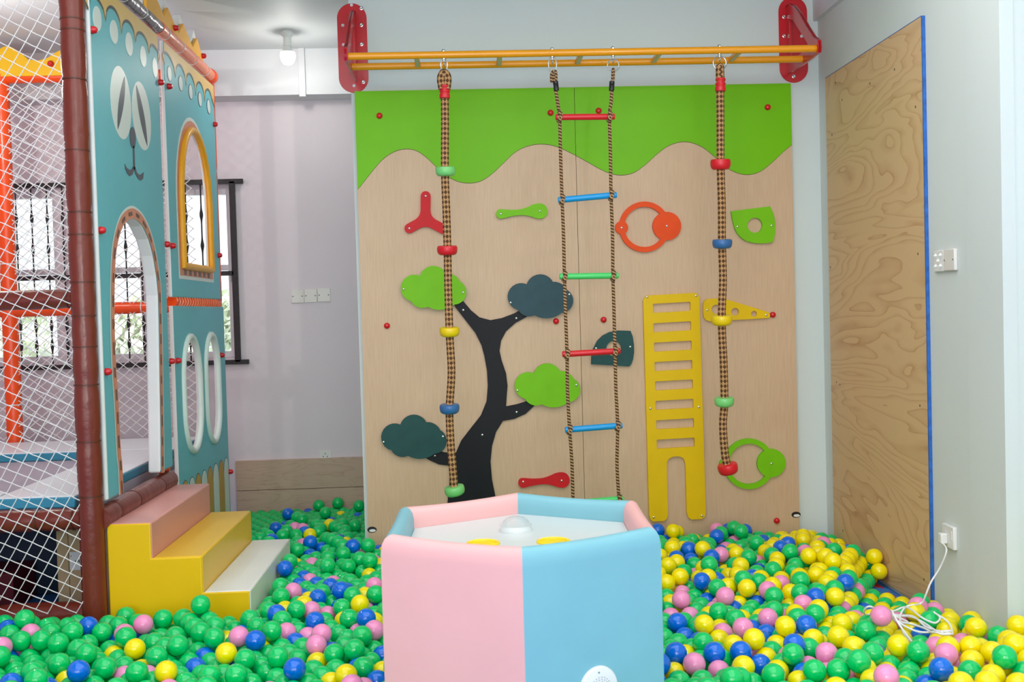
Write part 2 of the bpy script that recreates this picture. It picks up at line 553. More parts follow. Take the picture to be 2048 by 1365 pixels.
struct(MB().box(tx - 0.022, tx + 0.022, YA - 0.222, YA - 0.2, pt(604, 194, Y=YA - 0.21).z, CEIL).build('trim_4', M['beam'], bevel=0.003))
# wooden plank skirting of the alcove
z1 = pt(600, 919, Y=YA - 0.03).z
x0, x1 = -1.62, -0.592
struct(MB().box(x0, x1, YA - 0.03, YA, 0, z1 - 0.21).box(x0, x1, YA - 0.03, YA, z1 - 0.207, z1).build('baseboard_back', M['planks'], bevel=0.002))
for i, (a, b) in enumerate(WIN):
    f = MB()
    y0, y1 = YA + 0.06, YA + 0.12
    t = 0.045
    f.prism([[(a, WZ0), (b, WZ0), (b, WZ1), (a, WZ1)], [(a + t, WZ0 + t), (b - t, WZ0 + t), (b - t, WZ1 - t * 1.6), (a + t, WZ1 - t * 1.6)]], 'Y', y0, y1)
    fo = struct(f.build('window_%d' % (i + 1), M['upvc'], smooth=False, bevel=0.004))
    zm = WZ0 + 0.52 * (WZ1 - WZ0)
    MB().box(a + t, b - t, y0 + 0.012, y1 - 0.012, zm - 0.02, zm + 0.02).build('transom', M['upvc'], fo, bevel=0.003)
    MB().box(a + t, b - t, y0 + 0.028, y0 + 0.033, WZ0 + t, WZ1 - t * 1.6).build('pane', M['pane'], fo)
    if i == 2:
        MB().box(b - t + 0.004, b - t + 0.022, y0 - 0.02, y0 + 0.002, zm - 0.10, zm - 0.02).build('window_latch', M['white_pl'], fo, bevel=0.004)

# iron grille in front of the windows
YG = YA - 0.035
gr = empty('window_grille', (-2.2, YG, pt(300, 735, Y=YG).z), 'black wrought-iron grille with twisted bars across the alcove windows', 'window grille')
def hbar(pxs, name, extra=0.0):
    a, b = pt(*pxs[0], Y=YG), pt(*pxs[1], Y=YG)
    zc = (a.z + b.z) / 2
    MB().box(a.x, b.x + extra, YG - 0.012, YG + 0.012, zc - 0.016, zc + 0.016).build(name, M['iron'], gr, bevel=0.002)
    return zc
zt = hbar(((-60, 376), (486, 361)), 'top_rail')
zm_ = hbar(((-60, 560), (468, 547)), 'middle_rail')
zb = hbar(((-60, 741), (498, 723)), 'bottom_rail')
gx1 = pt(470, 545, Y=YG).x
MB().box(gx1 - 0.02, gx1 + 0.02, YG - 0.012, YG + 0.012, zb, zt).build('end_post', M['iron'], gr, bevel=0.002)
for z, px in ((zt, 486), (zb, 498)):
    xx = pt(px, 361 if z == zt else 723, Y=YG).x
    MB().box(xx - 0.05, xx - 0.01, YG, YA, z - 0.014, z + 0.014).build('wall_anchor', M['iron'], gr)
def twisted(x):
    prof = []
    N = 90
    for i in range(N + 1):
        z = zb + (zt - zb) * i / N
        r = 0.0055
        for c in (0.12, 0.23, 0.65, 0.82):
            r += 0.008 * math.exp(-((z - (zb + c * (zt - zb))) / 0.030) ** 2)
        prof.append((r, z - zb))
    MB().lathe(prof, (x, YG, zb), (0, 0, 1), 8).build('twisted_bar', M['iron'], gr)
bx = pt(130, 550, Y=YG).x
step = pt(100, 550, Y=YG).x - pt(69, 550, Y=YG).x
for k in range(-5, 12):
    x = bx + k * step
    if x < gx1 - 0.06: twisted(x)

# outside the windows: trees and a parapet
def tree(x, y, h, r, label):
    t = empty('tree', (x, y, -1.0), label, 'tree', 'trees outside the windows')
    r *= 1.0
    MB().tube([(x, y, -1.0), (x + 0.1, y, h * 0.35), (x, y, h * 0.6)], [0.12, 0.09, 0.06], 8).build('trunk', M['bark'], t)
    f = MB()
    rr = random.Random(int(x * 100))
    for k in range(900):
        while True:
            d = Vector((rr.uniform(-1, 1), rr.uniform(-1, 1), rr.uniform(-1, 1)))
            if 0.15 < d.length < 1: break
        c = Vector((x, y, h * 0.62)) + Vector((d.x * r, d.y * r, d.z * h * 0.5))
        a = Vector((rr.gauss(0, 1), rr.gauss(0, 1), rr.gauss(0, 1))).normalized() * 0.16
        b = a.orthogonal().normalized() * 0.06
        f.add([c - a, c + b, c + a, c - b], [(0, 1, 2, 3)])
    f.build('foliage', M['leaf'], t, smooth=False, recalc=False)
tree(-5.6, 12.5, 2.0, 0.8, 'pale green tree outside the leftmost alcove window')
tree(-4.0, 13.5, 1.5, 0.7, 'pale green tree outside, seen through the arched doorway')
tree(-2.4, 12.5, 1.7, 0.6, 'pale green tree outside, behind the narrow right window strip')
tag(MB().box(-9, 3, 9.6, 9.8, -1.0, 0.92).build('parapet', M['outwall']), 'pale plaster parapet wall outside the alcove windows', 'parapet')

# ------------------------------------------------------------------ ceiling lamp
lp = pt(574, 63, Z=CEIL)
lamp = empty('ceiling_lamp', (lp.x, lp.y, CEIL), 'lit bare white bulb in a holder on the alcove ceiling', 'lamp')
s_ = lp.y / FPX
MB().lathe([(0, 0), (12 * s_, 0), (13 * s_, -4 * s_), (11 * s_, -8 * s_), (8 * s_, -11 * s_), (0, -11 * s_)], (lp.x, lp.y, CEIL), n=24).build('ceiling_rose', M['white_pl'], lamp)
MB().lathe([(0, -10 * s_), (8 * s_, -10 * s_), (8 * s_, -26 * s_), (9 * s_, -27 * s_), (9 * s_, -29 * s_), (0, -29 * s_)], (lp.x, lp.y, CEIL), n=20).build('lamp_holder', M['white_pl'], lamp)
MB().lathe([(7 * s_, -28 * s_), (8 * s_, -33 * s_), (12 * s_, -39 * s_), (14 * s_, -41 * s_)], (lp.x, lp.y, CEIL), n=20).build('bulb_base', M['white_pl'], lamp)
MB().lathe([(14 * s_, -41 * s_), (14.8 * s_, -46 * s_), (14.4 * s_, -52 * s_), (12 * s_, -59 * s_), (8 * s_, -64 * s_), (0, -66 * s_)], (lp.x, lp.y, CEIL), n=24).build('bulb', M['bulb'], lamp)
point_lamp('alcove_bulb_light', (lp.x, lp.y, CEIL - 74 * s_), 5)

# ------------------------------------------------------------------ switch plates and sockets
def plate_on_back(x, z, w_, h_, label, Y=YA, cat='wall plate', name='blank_plate', group=None, holes_=True):
    t = empty(name, (x, Y, z), label, cat, group)
    MB().box(x - w_ / 2, x + w_ / 2, Y - 0.010, Y, z - h_ / 2, z + h_ / 2).build('plate', M['cream_pl'], t, bevel=0.003)
    for sx in (-1, 1):
        MB().lathe([(0, -0.002), (0.004, -0.002), (0.0045, 0.0)], (x + sx * w_ * 0.36, Y - 0.010, z), (0, 1, 0), 8).build('screw', M['ink'], t)
    return t
s7 = YA / FPX
for k, (px, py, wh) in enumerate(((595.5, 593, 'left'), (621.5, 592, 'middle'), (648, 590.5, 'right'))):
    p = pt(px, py, Y=YA)
    plate_on_back(p.x, p.z, 25.5 * s7, 27 * s7, '%s one of three cream blank plates in a row on the alcove wall' % wh, group='blank plates on the alcove wall')
p = pt(651, 911, Y=YA)
so = empty('wall_socket', (p.x, YA, p.z), 'white socket just above the wooden skirting in the alcove', 'socket')
MB().box(p.x - 0.043, p.x + 0.043, YA - 0.01, YA, p.z - 0.03, p.z + 0.035).build('plate', M['white_pl'], so, bevel=0.003)
for dx, dz in ((-0.014, -0.008), (0.014, -0.008), (0, 0.012)):
    MB().box(p.x + dx - 0.003, p.x + dx + 0.003, YA - 0.0115, YA - 0.009, p.z + dz - 0.004, p.z + dz + 0.004).build('socket_hole', M['ink'], so)

def plate_right(px0, px1, pyt, pyb, label, name, cat):
    a = pt(px0, (pyt + pyb) / 2, X=XR)
    b = pt(px1, (pyt + pyb) / 2, X=XR)
    zc = (a.z + b.z) / 2
    hh = (pyb - pyt) / 2 * ((a.y + b.y) / 2) / FPX
    t = empty(name, (XR, (a.y + b.y) / 2, zc), label, cat)
    return t, min(a.y, b.y), max(a.y, b.y), zc, hh
t, y0, y1, zc, hh = plate_right(1873.5, 1893, 501, 544, 'white wall plate with five raised studs on the right wall', 'studded_plate', 'wall plate')
MB().box(XR - 0.014, XR, y0, y1, zc - hh, zc + hh).build('plate', M['white_pl'], t, bevel=0.003)
for fy, fz in ((0.25, 0.5), (0.75, 0.5), (0.5, 0.0), (0.25, -0.5), (0.75, -0.5)):
    MB().lathe([(0.011, 0), (0.010, 0.004), (0, 0.012)], (XR - 0.013, y0 + fy * (y1 - y0), zc + fz * hh), (-1, 0, 0), 4).build('stud', M['white_pl'], t)
t, y0, y1, zc, hh = plate_right(1893.5, 1916, 498, 542, 'plain cream plate beside the studded plate on the right wall', 'blank_plate', 'wall plate')
MB().box(XR - 0.016, XR, y0, y1, zc - hh, zc + hh).build('plate', M['cream_pl'], t, bevel=0.004)
for fy in (0.12, 0.88):
    MB().lathe([(0, 0.0015), (0.003, 0.0015), (0.0035, 0)], (XR - 0.016, y0 + fy * (y1 - y0), zc), (-1, 0, 0), 8).build('screw', M['ink'], t)
t, y0, y1, zc, hh = plate_right(1892, 1915, 1050, 1097, 'white socket with a plugged-in white cable on the right wall', 'wall_socket', 'socket')
MB().box(XR - 0.018, XR, y0, y1, zc - hh, zc + hh).build('plate', M['white_pl'], t, bevel=0.004)
MB().box(XR - 0.020, XR - 0.015, y0 + 0.012, y0 + 0.035, zc - 0.012, zc + 0.03).build('rocker_switch', M['cream_pl'], t, bevel=0.003)
SOCK = (XR - 0.018, y0 + 0.62 * (y1 - y0), zc - hh * 0.35)

# ------------------------------------------------------------------ climbing board
def b2(px, py, Y=YB):
    p = pt(px, py, Y=Y)
    return (p.x, p.z)
def bpoly(pts, Y=YB): return [b2(x, y, Y) for x, y in pts]
BX0, BX1 = -0.569, 1.871
BZ1 = 2.646
BXM = (b2(1152, 200)[0] + b2(1166, 990)[0]) / 2
wave = [(700, 393), (717, 377), (740, 348), (763, 321), (785, 305), (808, 298), (832, 301), (853, 315), (875, 336), (897, 354), (920, 364), (944, 366),
        (966, 360), (988, 344), (1010, 323), (1032, 303), (1056, 292), (1082, 288), (1110, 292), (1140, 305), (1170, 321), (1200, 338), (1225, 348),
        (1248, 350), (1270, 344), (1292, 328), (1314, 308), (1336, 292), (1360, 284), (1382, 285), (1406, 295), (1430, 314), (1455, 336), (1478, 347),
        (1500, 349), (1522, 342), (1545, 324), (1566, 304), (1583, 290), (1600, 276)]
WV = [b2(x, y) for x, y in wave]
WVs = [tuple(v) for v in catmull([Vector((a, b, 0)) for a, b in WV], 4, False)]
def wave_z(x):
    for (p, q) in zip(WVs, WVs[1:]):
        if p[0] <= x <= q[0]:
            return p[1] + (q[1] - p[1]) * (x - p[0]) / (q[0] - p[0])
    return WVs[0][1] if x < WVs[0][0] else WVs[-1][1]
CAPS = [(759, 232), (1101, 226), (1197, 222), (1535, 215), (774, 652), (1112, 643), (1207, 640), (1545, 630), (1553, 1042)]
for a, b, lab, eye in ((BX0, BXM - 0.0012, 'left half of the beige climbing board with green top, carrying the tree', (744, 1060)),
                       (BXM + 0.0012, BX1, 'right half of the beige climbing board with green top, carrying the yellow ladder', (1592, 1030))):
    t = empty('climbing_board', ((a + b) / 2, YW, 0.0), lab, 'climbing board', 'two halves of the climbing board')
    MB().box(a, b, YB, YW, 0.0, BZ1).build('board', M['board'], t)
    xs = [a + (b - a) * k / 90 for k in range(91)]
    MB().prism([[(x, wave_z(x)) for x in xs] + [(b, BZ1), (a, BZ1)]], 'Y', YB - 0.0015, YB).build('green_top', M['green'], t, smooth=False)
    MB().prism([[(x, wave_z(x) - 0.0028) for x in xs] + [(x, wave_z(x) + 0.001) for x in reversed(xs)]], 'Y', YB - 0.0009, YB).build('seam_line', M['seam'], t, smooth=False)
    for (px, py) in CAPS:
        x, z = b2(px, py)
        if a < x < b:
            MB().lathe([(0.017, 0), (0.0172, -0.006), (0.0145, -0.013), (0.009, -0.0175), (0, -0.019)], (x, YB - 0.0015, z), (0, 1, 0), 18).build('bolt_cap', M['redcap'], t)
    ex, ez = b2(*eye)
    hx = MB().prism([circ(ex, ez, 0.026, 28, 0.017)], 'Y', YB - 0.0025, YB).build('cable_hole', M['collar_black'], t, smooth=False)
    MB().prism([circ(ex + 0.003, ez - 0.005, 0.018, 20, 0.008)], 'Y', YB - 0.0032, YB).build('cable_hole_liner', M['white_pl'], hx, smooth=False)

HT = 0.02
def hold(name, polys, m, label, scr, cat='climbing hold', extra=None, y=YB, th=HT, group='climbing holds on the board'):
    """polys in photo pixels, outer first."""
    P = [bpoly(pl, y) for pl in polys]
    a = np.array(P[0])
    root = empty(name, (float(a[:, 0].mean()), y, float(a[:, 1].min())), label, cat, group)
    mb = MB().prism(P, 'Y', y - th, y)
    for k, ex in enumerate(extra or []):
        mb.prism([bpoly(pl, y) for pl in ex], 'Y', y - th + 0.0003 * (k + 1), y)
    mb.build('panel', M[m], root, smooth=False)
    screws(root, [b2(x, yy, y) for x, yy in scr], y - th)
    return root

# tree trunk, lying flat on the board
trunk = [(908, 600), (927, 603), (942, 621), (959, 635), (981, 640.7), (1003.5, 636.5), (1028.5, 627), (1050, 615), (1072, 620), (1052, 635), (1031, 646), (1012, 663), (1002, 682),
         (999, 702), (1003.5, 722), (1012, 747), (1015, 772), (1013, 797), (1012, 813), (1034, 808.6), (1052, 803), (1070, 792), (1080, 802), (1067.5, 812.7), (1051, 828), (1028.5, 838),
         (1005.7, 842), (992, 864), (984, 892), (981, 922.7), (984, 959), (991, 994), (1001, 1030), (1012, 1060), (888, 1066), (893, 1030), (895, 1006), (899, 964.5), (899, 931.6), (878, 929), (860, 921),
         (847.5, 914), (840, 900), (868.4, 899), (889, 905), (912, 905.4), (922.7, 881), (942, 856), (961.7, 831), (973, 803), (975.6, 772), (974, 742), (968.6, 712), (963, 691),
         (950.5, 666), (931, 641), (910, 614)]
hold('tree_trunk_panel', [trunk], 'black', 'flat black tree trunk with branches on the left board', [(926.5, 620.5), (1032.5, 637), (1033, 824.5), (964.5, 870), (870, 911.5)],
     'wall panel', th=0.012)
C0 = [[(440, 945), (366, 850), (503, 762)], [(503, 762), (590, 691), (690, 745)], [(690, 745), (745, 756), (790, 802)], [(790, 802), (836, 885), (750, 968)],
      [(750, 968), (650, 1006), (560, 984)], [(560, 984), (495, 989), (440, 945)]]
co = []
for a, m_, b in C0: co += arc3(a, m_, b, 12)
cloud = [((x - 362) * 0.2784, (y - 690) * 0.2784) for x, y in co]
for (ox, oy, m_, lab, sc_) in ((800.8, 532.2, 'holdgreen', 'bright green cloud-shaped foliage at the top left branch end', [(807.5, 579), (926, 585.5)]),
                              (1014, 549, 'slate', 'dark slate cloud-shaped foliage at the top right branch end', [(1021, 606), (1138, 589.5)]),
                              (1028, 726.8, 'holdgreen', 'bright green cloud-shaped foliage at the lower right branch end', [(1034.7, 781), (1152, 770.5)]),
                              (761.5, 829.5, 'darkgreen', 'dark green cloud-shaped foliage at the lower left branch end', [(767.6, 884), (886, 873)])):
    hold('cloud_hold', [[(x + ox, y + oy) for x, y in cloud]], m_, lab, sc_, y=YB - 0.0121, group='cloud foliage holds')
# red three-armed hold
def tri():
    cx, cy = 851, 440
    ends = [(851.5, 393), (819, 457.5), (887, 459)]
    out = []
    arms = []
    for (ex, ey) in ends:
        a = math.atan2(ey - cy, ex - cx)
        arms.append((a, ex, ey))
    arms.sort()
    n = len(arms)
    for i, (a, ex, ey) in enumerate(arms):
        r = 9.8
        for k in range(9):
            t_ = a - pi / 2 + pi * k / 8
            out.append((ex + r * math.cos(t_), ey + r * math.sin(t_)))
        a2, ex2, ey2 = arms[(i + 1) % n]
        p0 = (cx + 24 * math.cos(a) - r * math.sin(a), cy + 24 * math.sin(a) + r * math.cos(a))
        p2 = (cx + 24 * math.cos(a2) + r * math.sin(a2), cy + 24 * math.sin(a2) - r * math.cos(a2))
        am = a + (((a2 - a) % (2 * pi)) / 2)
        p1 = (cx + 9 * math.cos(am), cy + 9 * math.sin(am))
        for k in range(7):
            t_ = k / 6
            out.append(tuple((1 - t_) ** 2 * p0[j] + 2 * t_ * (1 - t_) * p1[j] + t_ * t_ * p2[j] for j in (0, 1)))
    return out
hold('propeller_hold', [tri()], 'red', 'red three-armed hold on the left board, half behind the rope', [(851.5, 393), (819, 457.5)])
bone = [(1001.5 - 9.3, 428.5), (995, 421), (1003, 419.3), (1020, 420.5), (1040, 419.5), (1056, 414.5), (1067, 409.5), (1080, 407.8), (1090, 412), (1094.6, 422), (1092, 432), (1084, 437.6),
        (1073, 437.5), (1060, 433.5), (1045, 431), (1025, 433), (1008, 437), (1000, 438), (994, 434.5)]
bone_s = [(v.x, v.y) for v in catmull([Vector((x, y, 0)) for x, y in bone], 4)]
hold('bone_hold', [bone_s], 'holdgreen', 'green bone-shaped hold at the top of the left board', [(1001.5, 428.5), (1079, 423)])
hold('bone_hold', [[(x + 44.3, y + 537) for x, y in bone_s]], 'red', 'red bone-shaped hold low beside the tree trunk', [(1046, 963.4), (1122.6, 961)])
def ringhold(cx, cy, m_, lab, scr, dx1, dx0, r0=13):
    hold('ring_hold', [circ(cx, cy, 50.5, 48), circ(cx, cy, 40.2, 44)], m_, lab, scr, extra=[[circ(cx + dx1, cy - 1.5, 28.4, 36)], [circ(cx - dx0, cy + 1.5, r0, 24)]])
ringhold(1288, 454.5, 'orange', 'orange ring-shaped hold right of the rope ladder', [(1332.6, 452.8), (1242.4, 456.4)], 44.6, 45.6)
ringhold(1496.5, 927.5, 'holdgreen', 'green ring-shaped hold low on the right board', [(1541, 927)], 44.5, 46)
z10 = lambda P, oy=340: [(1160 + x * .2784, oy + y * .2784) for x, y in P]
leaf = [(1080, 300), (1170, 288), (1265, 276), (1358, 265)] + [(1376, 300), (1390, 345), (1396, 400), (1394, 450), (1388, 490), (1380, 520)] + [(1330, 529), (1280, 530), (1230, 525), (1185, 512), (1150, 488), (1122, 455), (1104, 415), (1090, 360)]
hold('leaf_hold', [z10(leaf), circ(1160 + 1250 * .2784, 340 + 400 * .2784, 15.0, 26)], 'holdgreen', 'green rounded-square hold with a round hole at the upper right', [(1473.5, 454), (1541.5, 452)])
leaf2 = [(78, 1396), (80, 1340), (92, 1285), (120, 1230), (160, 1190), (210, 1165), (270, 1154), (360, 1157), (376, 1200), (384, 1255), (385, 1310), (378, 1360), (365, 1395), (350, 1412), (215, 1404)]
hold('leaf_hold', [z10(leaf2), circ(1160 + 240 * .2784, 340 + 1283 * .2784, 15.0, 26)], 'darkgreen', 'dark green rounded hold with a round hole behind the rope ladder', [(1191.5, 697), (1259.5, 694)])
wedge = [(920, 927), (960, 925), (1010, 925), (1045, 930), (1200, 978), (1330, 1018), (1352, 1028), (1360, 1046), (1352, 1064), (1200, 1074), (1040, 1081), (925, 1088), (900, 1080), (884, 1058), (880, 1020), (880, 960), (894, 936)]
hold('wedge_hold', [z10(wedge)] + [circ(*z10([(hx, hy)])[0], r, 20) for hx, hy, r in ((972, 1003, 9.3), (1108, 1020, 7.8), (1243, 1035, 6.0))], 'yellow',
     'yellow wedge-shaped hold with three holes behind the right rope', [(1413, 620.5), (1530.5, 630.5)])
# yellow ladder panel
def lerp(a, b, t): return (a[0] + (b[0] - a[0]) * t, a[1] + (b[1] - a[1]) * t)
TL, TR, BL, BR = (1285, 592), (1397, 585.5), (1297.5, 1043), (1410.5, 1037)
def uvp(u, v):
    return lerp(lerp(TL, TR, u), lerp(BL, BR, u), v)
def uvpoly(P): return [uvp(u, v) for u, v in P]
out = [(0.0, 0.04), (0.0, 0.02), (0.04, 0.004), (0.09, 0), (0.91, 0), (0.96, 0.004), (1, 0.02), (1, 0.5), (1, 0.97), (0.98, 0.99), (0.93, 1.0), (0.74, 1.0), (0.69, 0.99), (0.665, 0.97), (0.665, 0.765),
       (0.655, 0.74), (0.62, 0.725), (0.55, 0.718), (0.45, 0.718), (0.38, 0.725), (0.34, 0.74), (0.333, 0.765), (0.333, 0.97), (0.31, 0.99), (0.26, 1.0), (0.07, 1.0), (0.02, 0.99), (0.0, 0.97), (0, 0.5)]
sl = []
for k in range(8):
    v0 = 0.0385 + k * 0.0858
    v1 = v0 + 0.0400
    a, b, c = 0.168, 0.838, 0.012
    sl.append(uvpoly([(a + c, v0), (b - c, v0), (b, v0 + 0.004), (b, v1 - 0.004), (b - c, v1), (a + c, v1), (a, v1 - 0.004), (a, v0 + 0.004)]))
hold('ladder_panel', [uvpoly(out)] + sl, 'yellow', 'tall yellow ladder panel with eight slots on the right board',
     [(1293, 594.5), (1390.5, 592), (1299.5, 817), (1396.5, 814), (1306, 1034), (1402.5, 1031)], 'climbing panel')

# ------------------------------------------------------------------ monkey bar
Y1, Y2 = 5.49, 5.72
zbar = (pt(1100, 106, Y=Y1).z + pt(1100, 127, Y=Y2).z) / 2
mbx0, mbx1 = pt(694, 113, Y=Y1).x, pt(1633, 96, Y=Y1).x
mbar = empty('monkey_bar', ((mbx0 + mbx1) / 2, YW, zbar - 0.1), 'orange-yellow double monkey bar on red wall brackets above the board', 'monkey bar')
rb = 0.0185
for y, n_ in ((Y1, 'front_bar'), (Y2, 'rear_bar')):
    MB().tube([(mbx0, y, zbar), (mbx1, y, zbar)], rb, 20).build(n_, M['bar'], mbar)
for px in (836, 997, 1154, 1306, 1460):
    x = pt(px, 124, Y=Y2).x
    c = MB()
    c.box(x - 0.013, x + 0.013, Y1, Y2, zbar - 0.011, zbar + 0.011)
    cb = c.build('crossbar', M['bar'], mbar, bevel=0.003)
    MB().box(x - 0.010, x + 0.010, Y1 + 0.02, Y2 - 0.02, zbar - 0.0125, zbar - 0.011).build('crossbar_underside', M['rung_steel'], cb)
for cxp, cyp, hole_l, bolt_l, xarm in ((705.5, 92, [(703, 10), (685.5, 50.5), (687, 89.5), (708, 171.5)], [(722.5, 16.5), (722.5, 50), (723, 88.5), (726.5, 164)], mbx0 - 0.004),
                                       (1586, 79, [(1603, 72.5)], [(1568, 33.5), (1568.5, 72), (1601.5, 33.5), (1587.5, 153)], mbx1 + 0.004)):
    c = pt(cxp, cyp, Y=YW)
    hw = 0.0815
    zt_, zb_ = 3.138, pt(cxp, cyp + 94 if cxp < 1000 else 166, Y=YW).z
    st = [(c.x + hw * math.cos(t_), zt_ - hw + hw * math.sin(t_)) for t_ in np.linspace(0, pi, 17)] + [(c.x - hw * math.cos(t_), zb_ + hw - hw * math.sin(t_)) for t_ in np.linspace(0, pi, 17)]
    br = MB().prism([st], 'Y', YW - 0.008, YW).build('wall_bracket', M['bracket'], mbar, bevel=0.002)
    arm_o = [(YW - 0.006, 3.08), (5.93, 3.085), (5.85, 3.05), (5.74, 2.975), (5.63, 2.88), (5.53, 2.80), (5.455, zbar + 0.035), (5.448, zbar), (5.46, zbar - 0.028), (5.55, zbar - 0.034), (5.72, zbar - 0.032), (YW - 0.006, zbar - 0.022)]
    arm_i = [(5.93, 2.99), (5.87, 2.98), (5.77, 2.90), (5.66, 2.815), (5.60, zbar + 0.035), (5.93, zbar + 0.035)]
    MB().prism([arm_o, arm_i], 'X', xarm - 0.007, xarm + 0.007).build('arm', M['bracket'], br, bevel=0.002)
    fl = [Vector((xarm, y, z)) for y, z in arm_o[:9]]
    f = MB()
    for p_, q_ in zip(fl, fl[1:]):
        f.add([p_ + Vector((-0.011, 0, 0)), p_ + Vector((0.011, 0, 0)), q_ + Vector((0.011, 0, 0)), q_ + Vector((-0.011, 0, 0)),
               p_ + Vector((-0.011, 0.006, 0.0)), p_ + Vector((0.011, 0.006, 0.0)), q_ + Vector((0.011, 0.006, 0)), q_ + Vector((-0.011, 0.006, 0))],
              [(0, 1, 2, 3), (4, 7, 6, 5), (0, 3, 7, 4), (1, 5, 6, 2), (0, 4, 5, 1), (3, 2, 6, 7)])
    f.build('arm_flange', M['bracket'], br)
    for (px, py) in hole_l:
        h = pt(px, py, Y=YW - 0.008)
        MB().lathe([(0, -0.0006), (0.0085, -0.0006), (0.0085, 0.0)], (h.x, YW - 0.008, h.z), (0, 1, 0), 16).build('empty_bolt_hole', M['wall'], br)
    for (px, py) in bolt_l:
        h = pt(px, py, Y=YW - 0.008)
        MB().lathe([(0, -0.004), (0.004, -0.006), (0.006, -0.006), (0.007, -0.003), (0.0105, -0.002), (0.0105, 0.0)], (h.x, YW - 0.008, h.z), (0, 1, 0), 12).build('anchor_bolt', M['steel'], br)
def eyebolt(x):
    e = MB()
    MB().lathe([(0, 0.012), (0.008, 0.012), (0.010, 0.006), (0.010, 0.0)], (x, Y1, zbar + rb - 0.003), (0, 0, 1), 6).build('bolt_head', M['steel'], mbar)
    e.lathe([(0.009, 0), (0.009, -0.006), (0.005, -0.008), (0.005, -0.022)], (x, Y1, zbar - rb), (0, 0, 1), 10)
    e.tube([(x, Y1 + 0.010 * math.cos(a), zbar - rb - 0.028 + 0.010 * math.sin(a)) for a in np.linspace(0, 2 * pi, 15)[:-1]], 0.0032, 8, closed=True)
    e.build('eye_bolt', M['steel'], mbar)
def ringpts(c, r, rz=None, n=28):
    return [(c[0] + r * math.cos(a), c[1], c[2] + (rz or r) * math.sin(a)) for a in np.linspace(0, 2 * pi, n + 1)[:-1]]

# ------------------------------------------------------------------ ropes
def at(px, py, Y=Y1): return pt(px, py, Y=Y)
SR = Y1 / FPX
def disc(root, px, py, m_, tilt=0.0, w_=20.0, h_=18.5):
    c = at(px, py)
    R = w_ * SR
    H = h_ * SR
    prof = [(0, H / 2), (R * 0.78, H / 2), (R * 0.93, H * 0.46), (R, H * 0.26), (R * 0.985, -H * 0.1), (R * 0.9, -H * 0.36), (R * 0.72, -H / 2), (0, -H / 2)]
    axv = Vector((-math.sin(tilt), -0.10, math.cos(tilt)))
    MB().lathe(prof, c, axv, 32).build('climbing_disc', M[m_], root)
def climbing_rope(label, path, discs, ring_c, ring_r, loop, collar):
    root = empty('climbing_rope', at(*path[-1]), label, 'climbing rope', 'climbing ropes hung from the monkey bar')
    rc = at(*ring_c)
    eyebolt(rc.x)
    MB().tube(ringpts(rc, ring_r[0] * SR, ring_r[1] * SR), 0.0038, 8, closed=True).build('hanging_ring', M['steel'], root)
    lp_ = [at(*p) for p in loop]
    MB().tube(catmull(lp_, 8, False), 8.2 * SR, 12).build('rope_loop', M['rope'], root)
    P = [at(*p) for p in path]
    for i, p in enumerate(P): p.y += 0.004 * math.sin(i * 1.7)
    MB().tube(catmull(P, 14, False), 8.0 * SR, 14).build('rope', M['rope'], root)
    cx, ct, cb = collar
    c0 = at(cx, ct)
    L = (cb - ct) * SR
    MB().lathe([(0, 0), (9.6 * SR, 0), (10.2 * SR, -0.05 * L), (10.2 * SR, -0.16 * L), (8.8 * SR, -0.22 * L), (8.8 * SR, -0.32 * L), (10.4 * SR, -0.38 * L), (10.4 * SR, -0.5 * L),
                (9.2 * SR, -0.56 * L), (9.4 * SR, -0.64 * L), (10.6 * SR, -0.68 * L), (10.6 * SR, -0.98 * L), (9.5 * SR, -L), (0, -L)], c0, (0.03, 0, 1), 24).build('rope_collar', M['d_red'], root)
    for d in discs: disc(root, *d)
climbing_rope('left brown climbing rope with five coloured discs over the tree trunk',
              [(889, 175), (890, 230), (890, 343), (893, 430), (895, 501), (896, 560), (899, 664), (903, 745), (899, 818), (901, 880), (905, 930), (909, 982)],
              [(891, 343, 'd_green'), (894.5, 501, 'd_red', 0.0, 20.5), (899, 664, 'd_yellow', 0.0), (899, 818, 'd_blue', 0.0), (909.5, 982, 'd_green', 0.19, 20.5)],
              (888, 130), (6.5, 13), [(885, 178), (882, 160), (884, 150), (888, 146), (893, 150), (895, 160), (893, 178)], (889.5, 171, 197))
climbing_rope('right brown climbing rope with five coloured discs in front of the yellow wedge',
              [(1440, 160), (1441, 220), (1441, 329), (1443, 410), (1444, 488), (1446, 560), (1443, 640), (1447, 730), (1449, 804), (1446, 850), (1449, 905), (1455, 938)],
              [(1441, 329, 'd_red', 0.0, 20.5, 21), (1444.5, 488, 'd_blue'), (1443.5, 641, 'd_yellow', 0.0, 21, 20), (1448.5, 804, 'd_green'), (1456, 938, 'd_red', 0.22, 20.5, 21)],
              (1439.5, 126), (13, 13.5), [(1440, 165), (1439.2, 150), (1439.2, 138), (1439.5, 133.5), (1440.2, 138), (1440.6, 150), (1441, 165)], (1441, 157, 183))

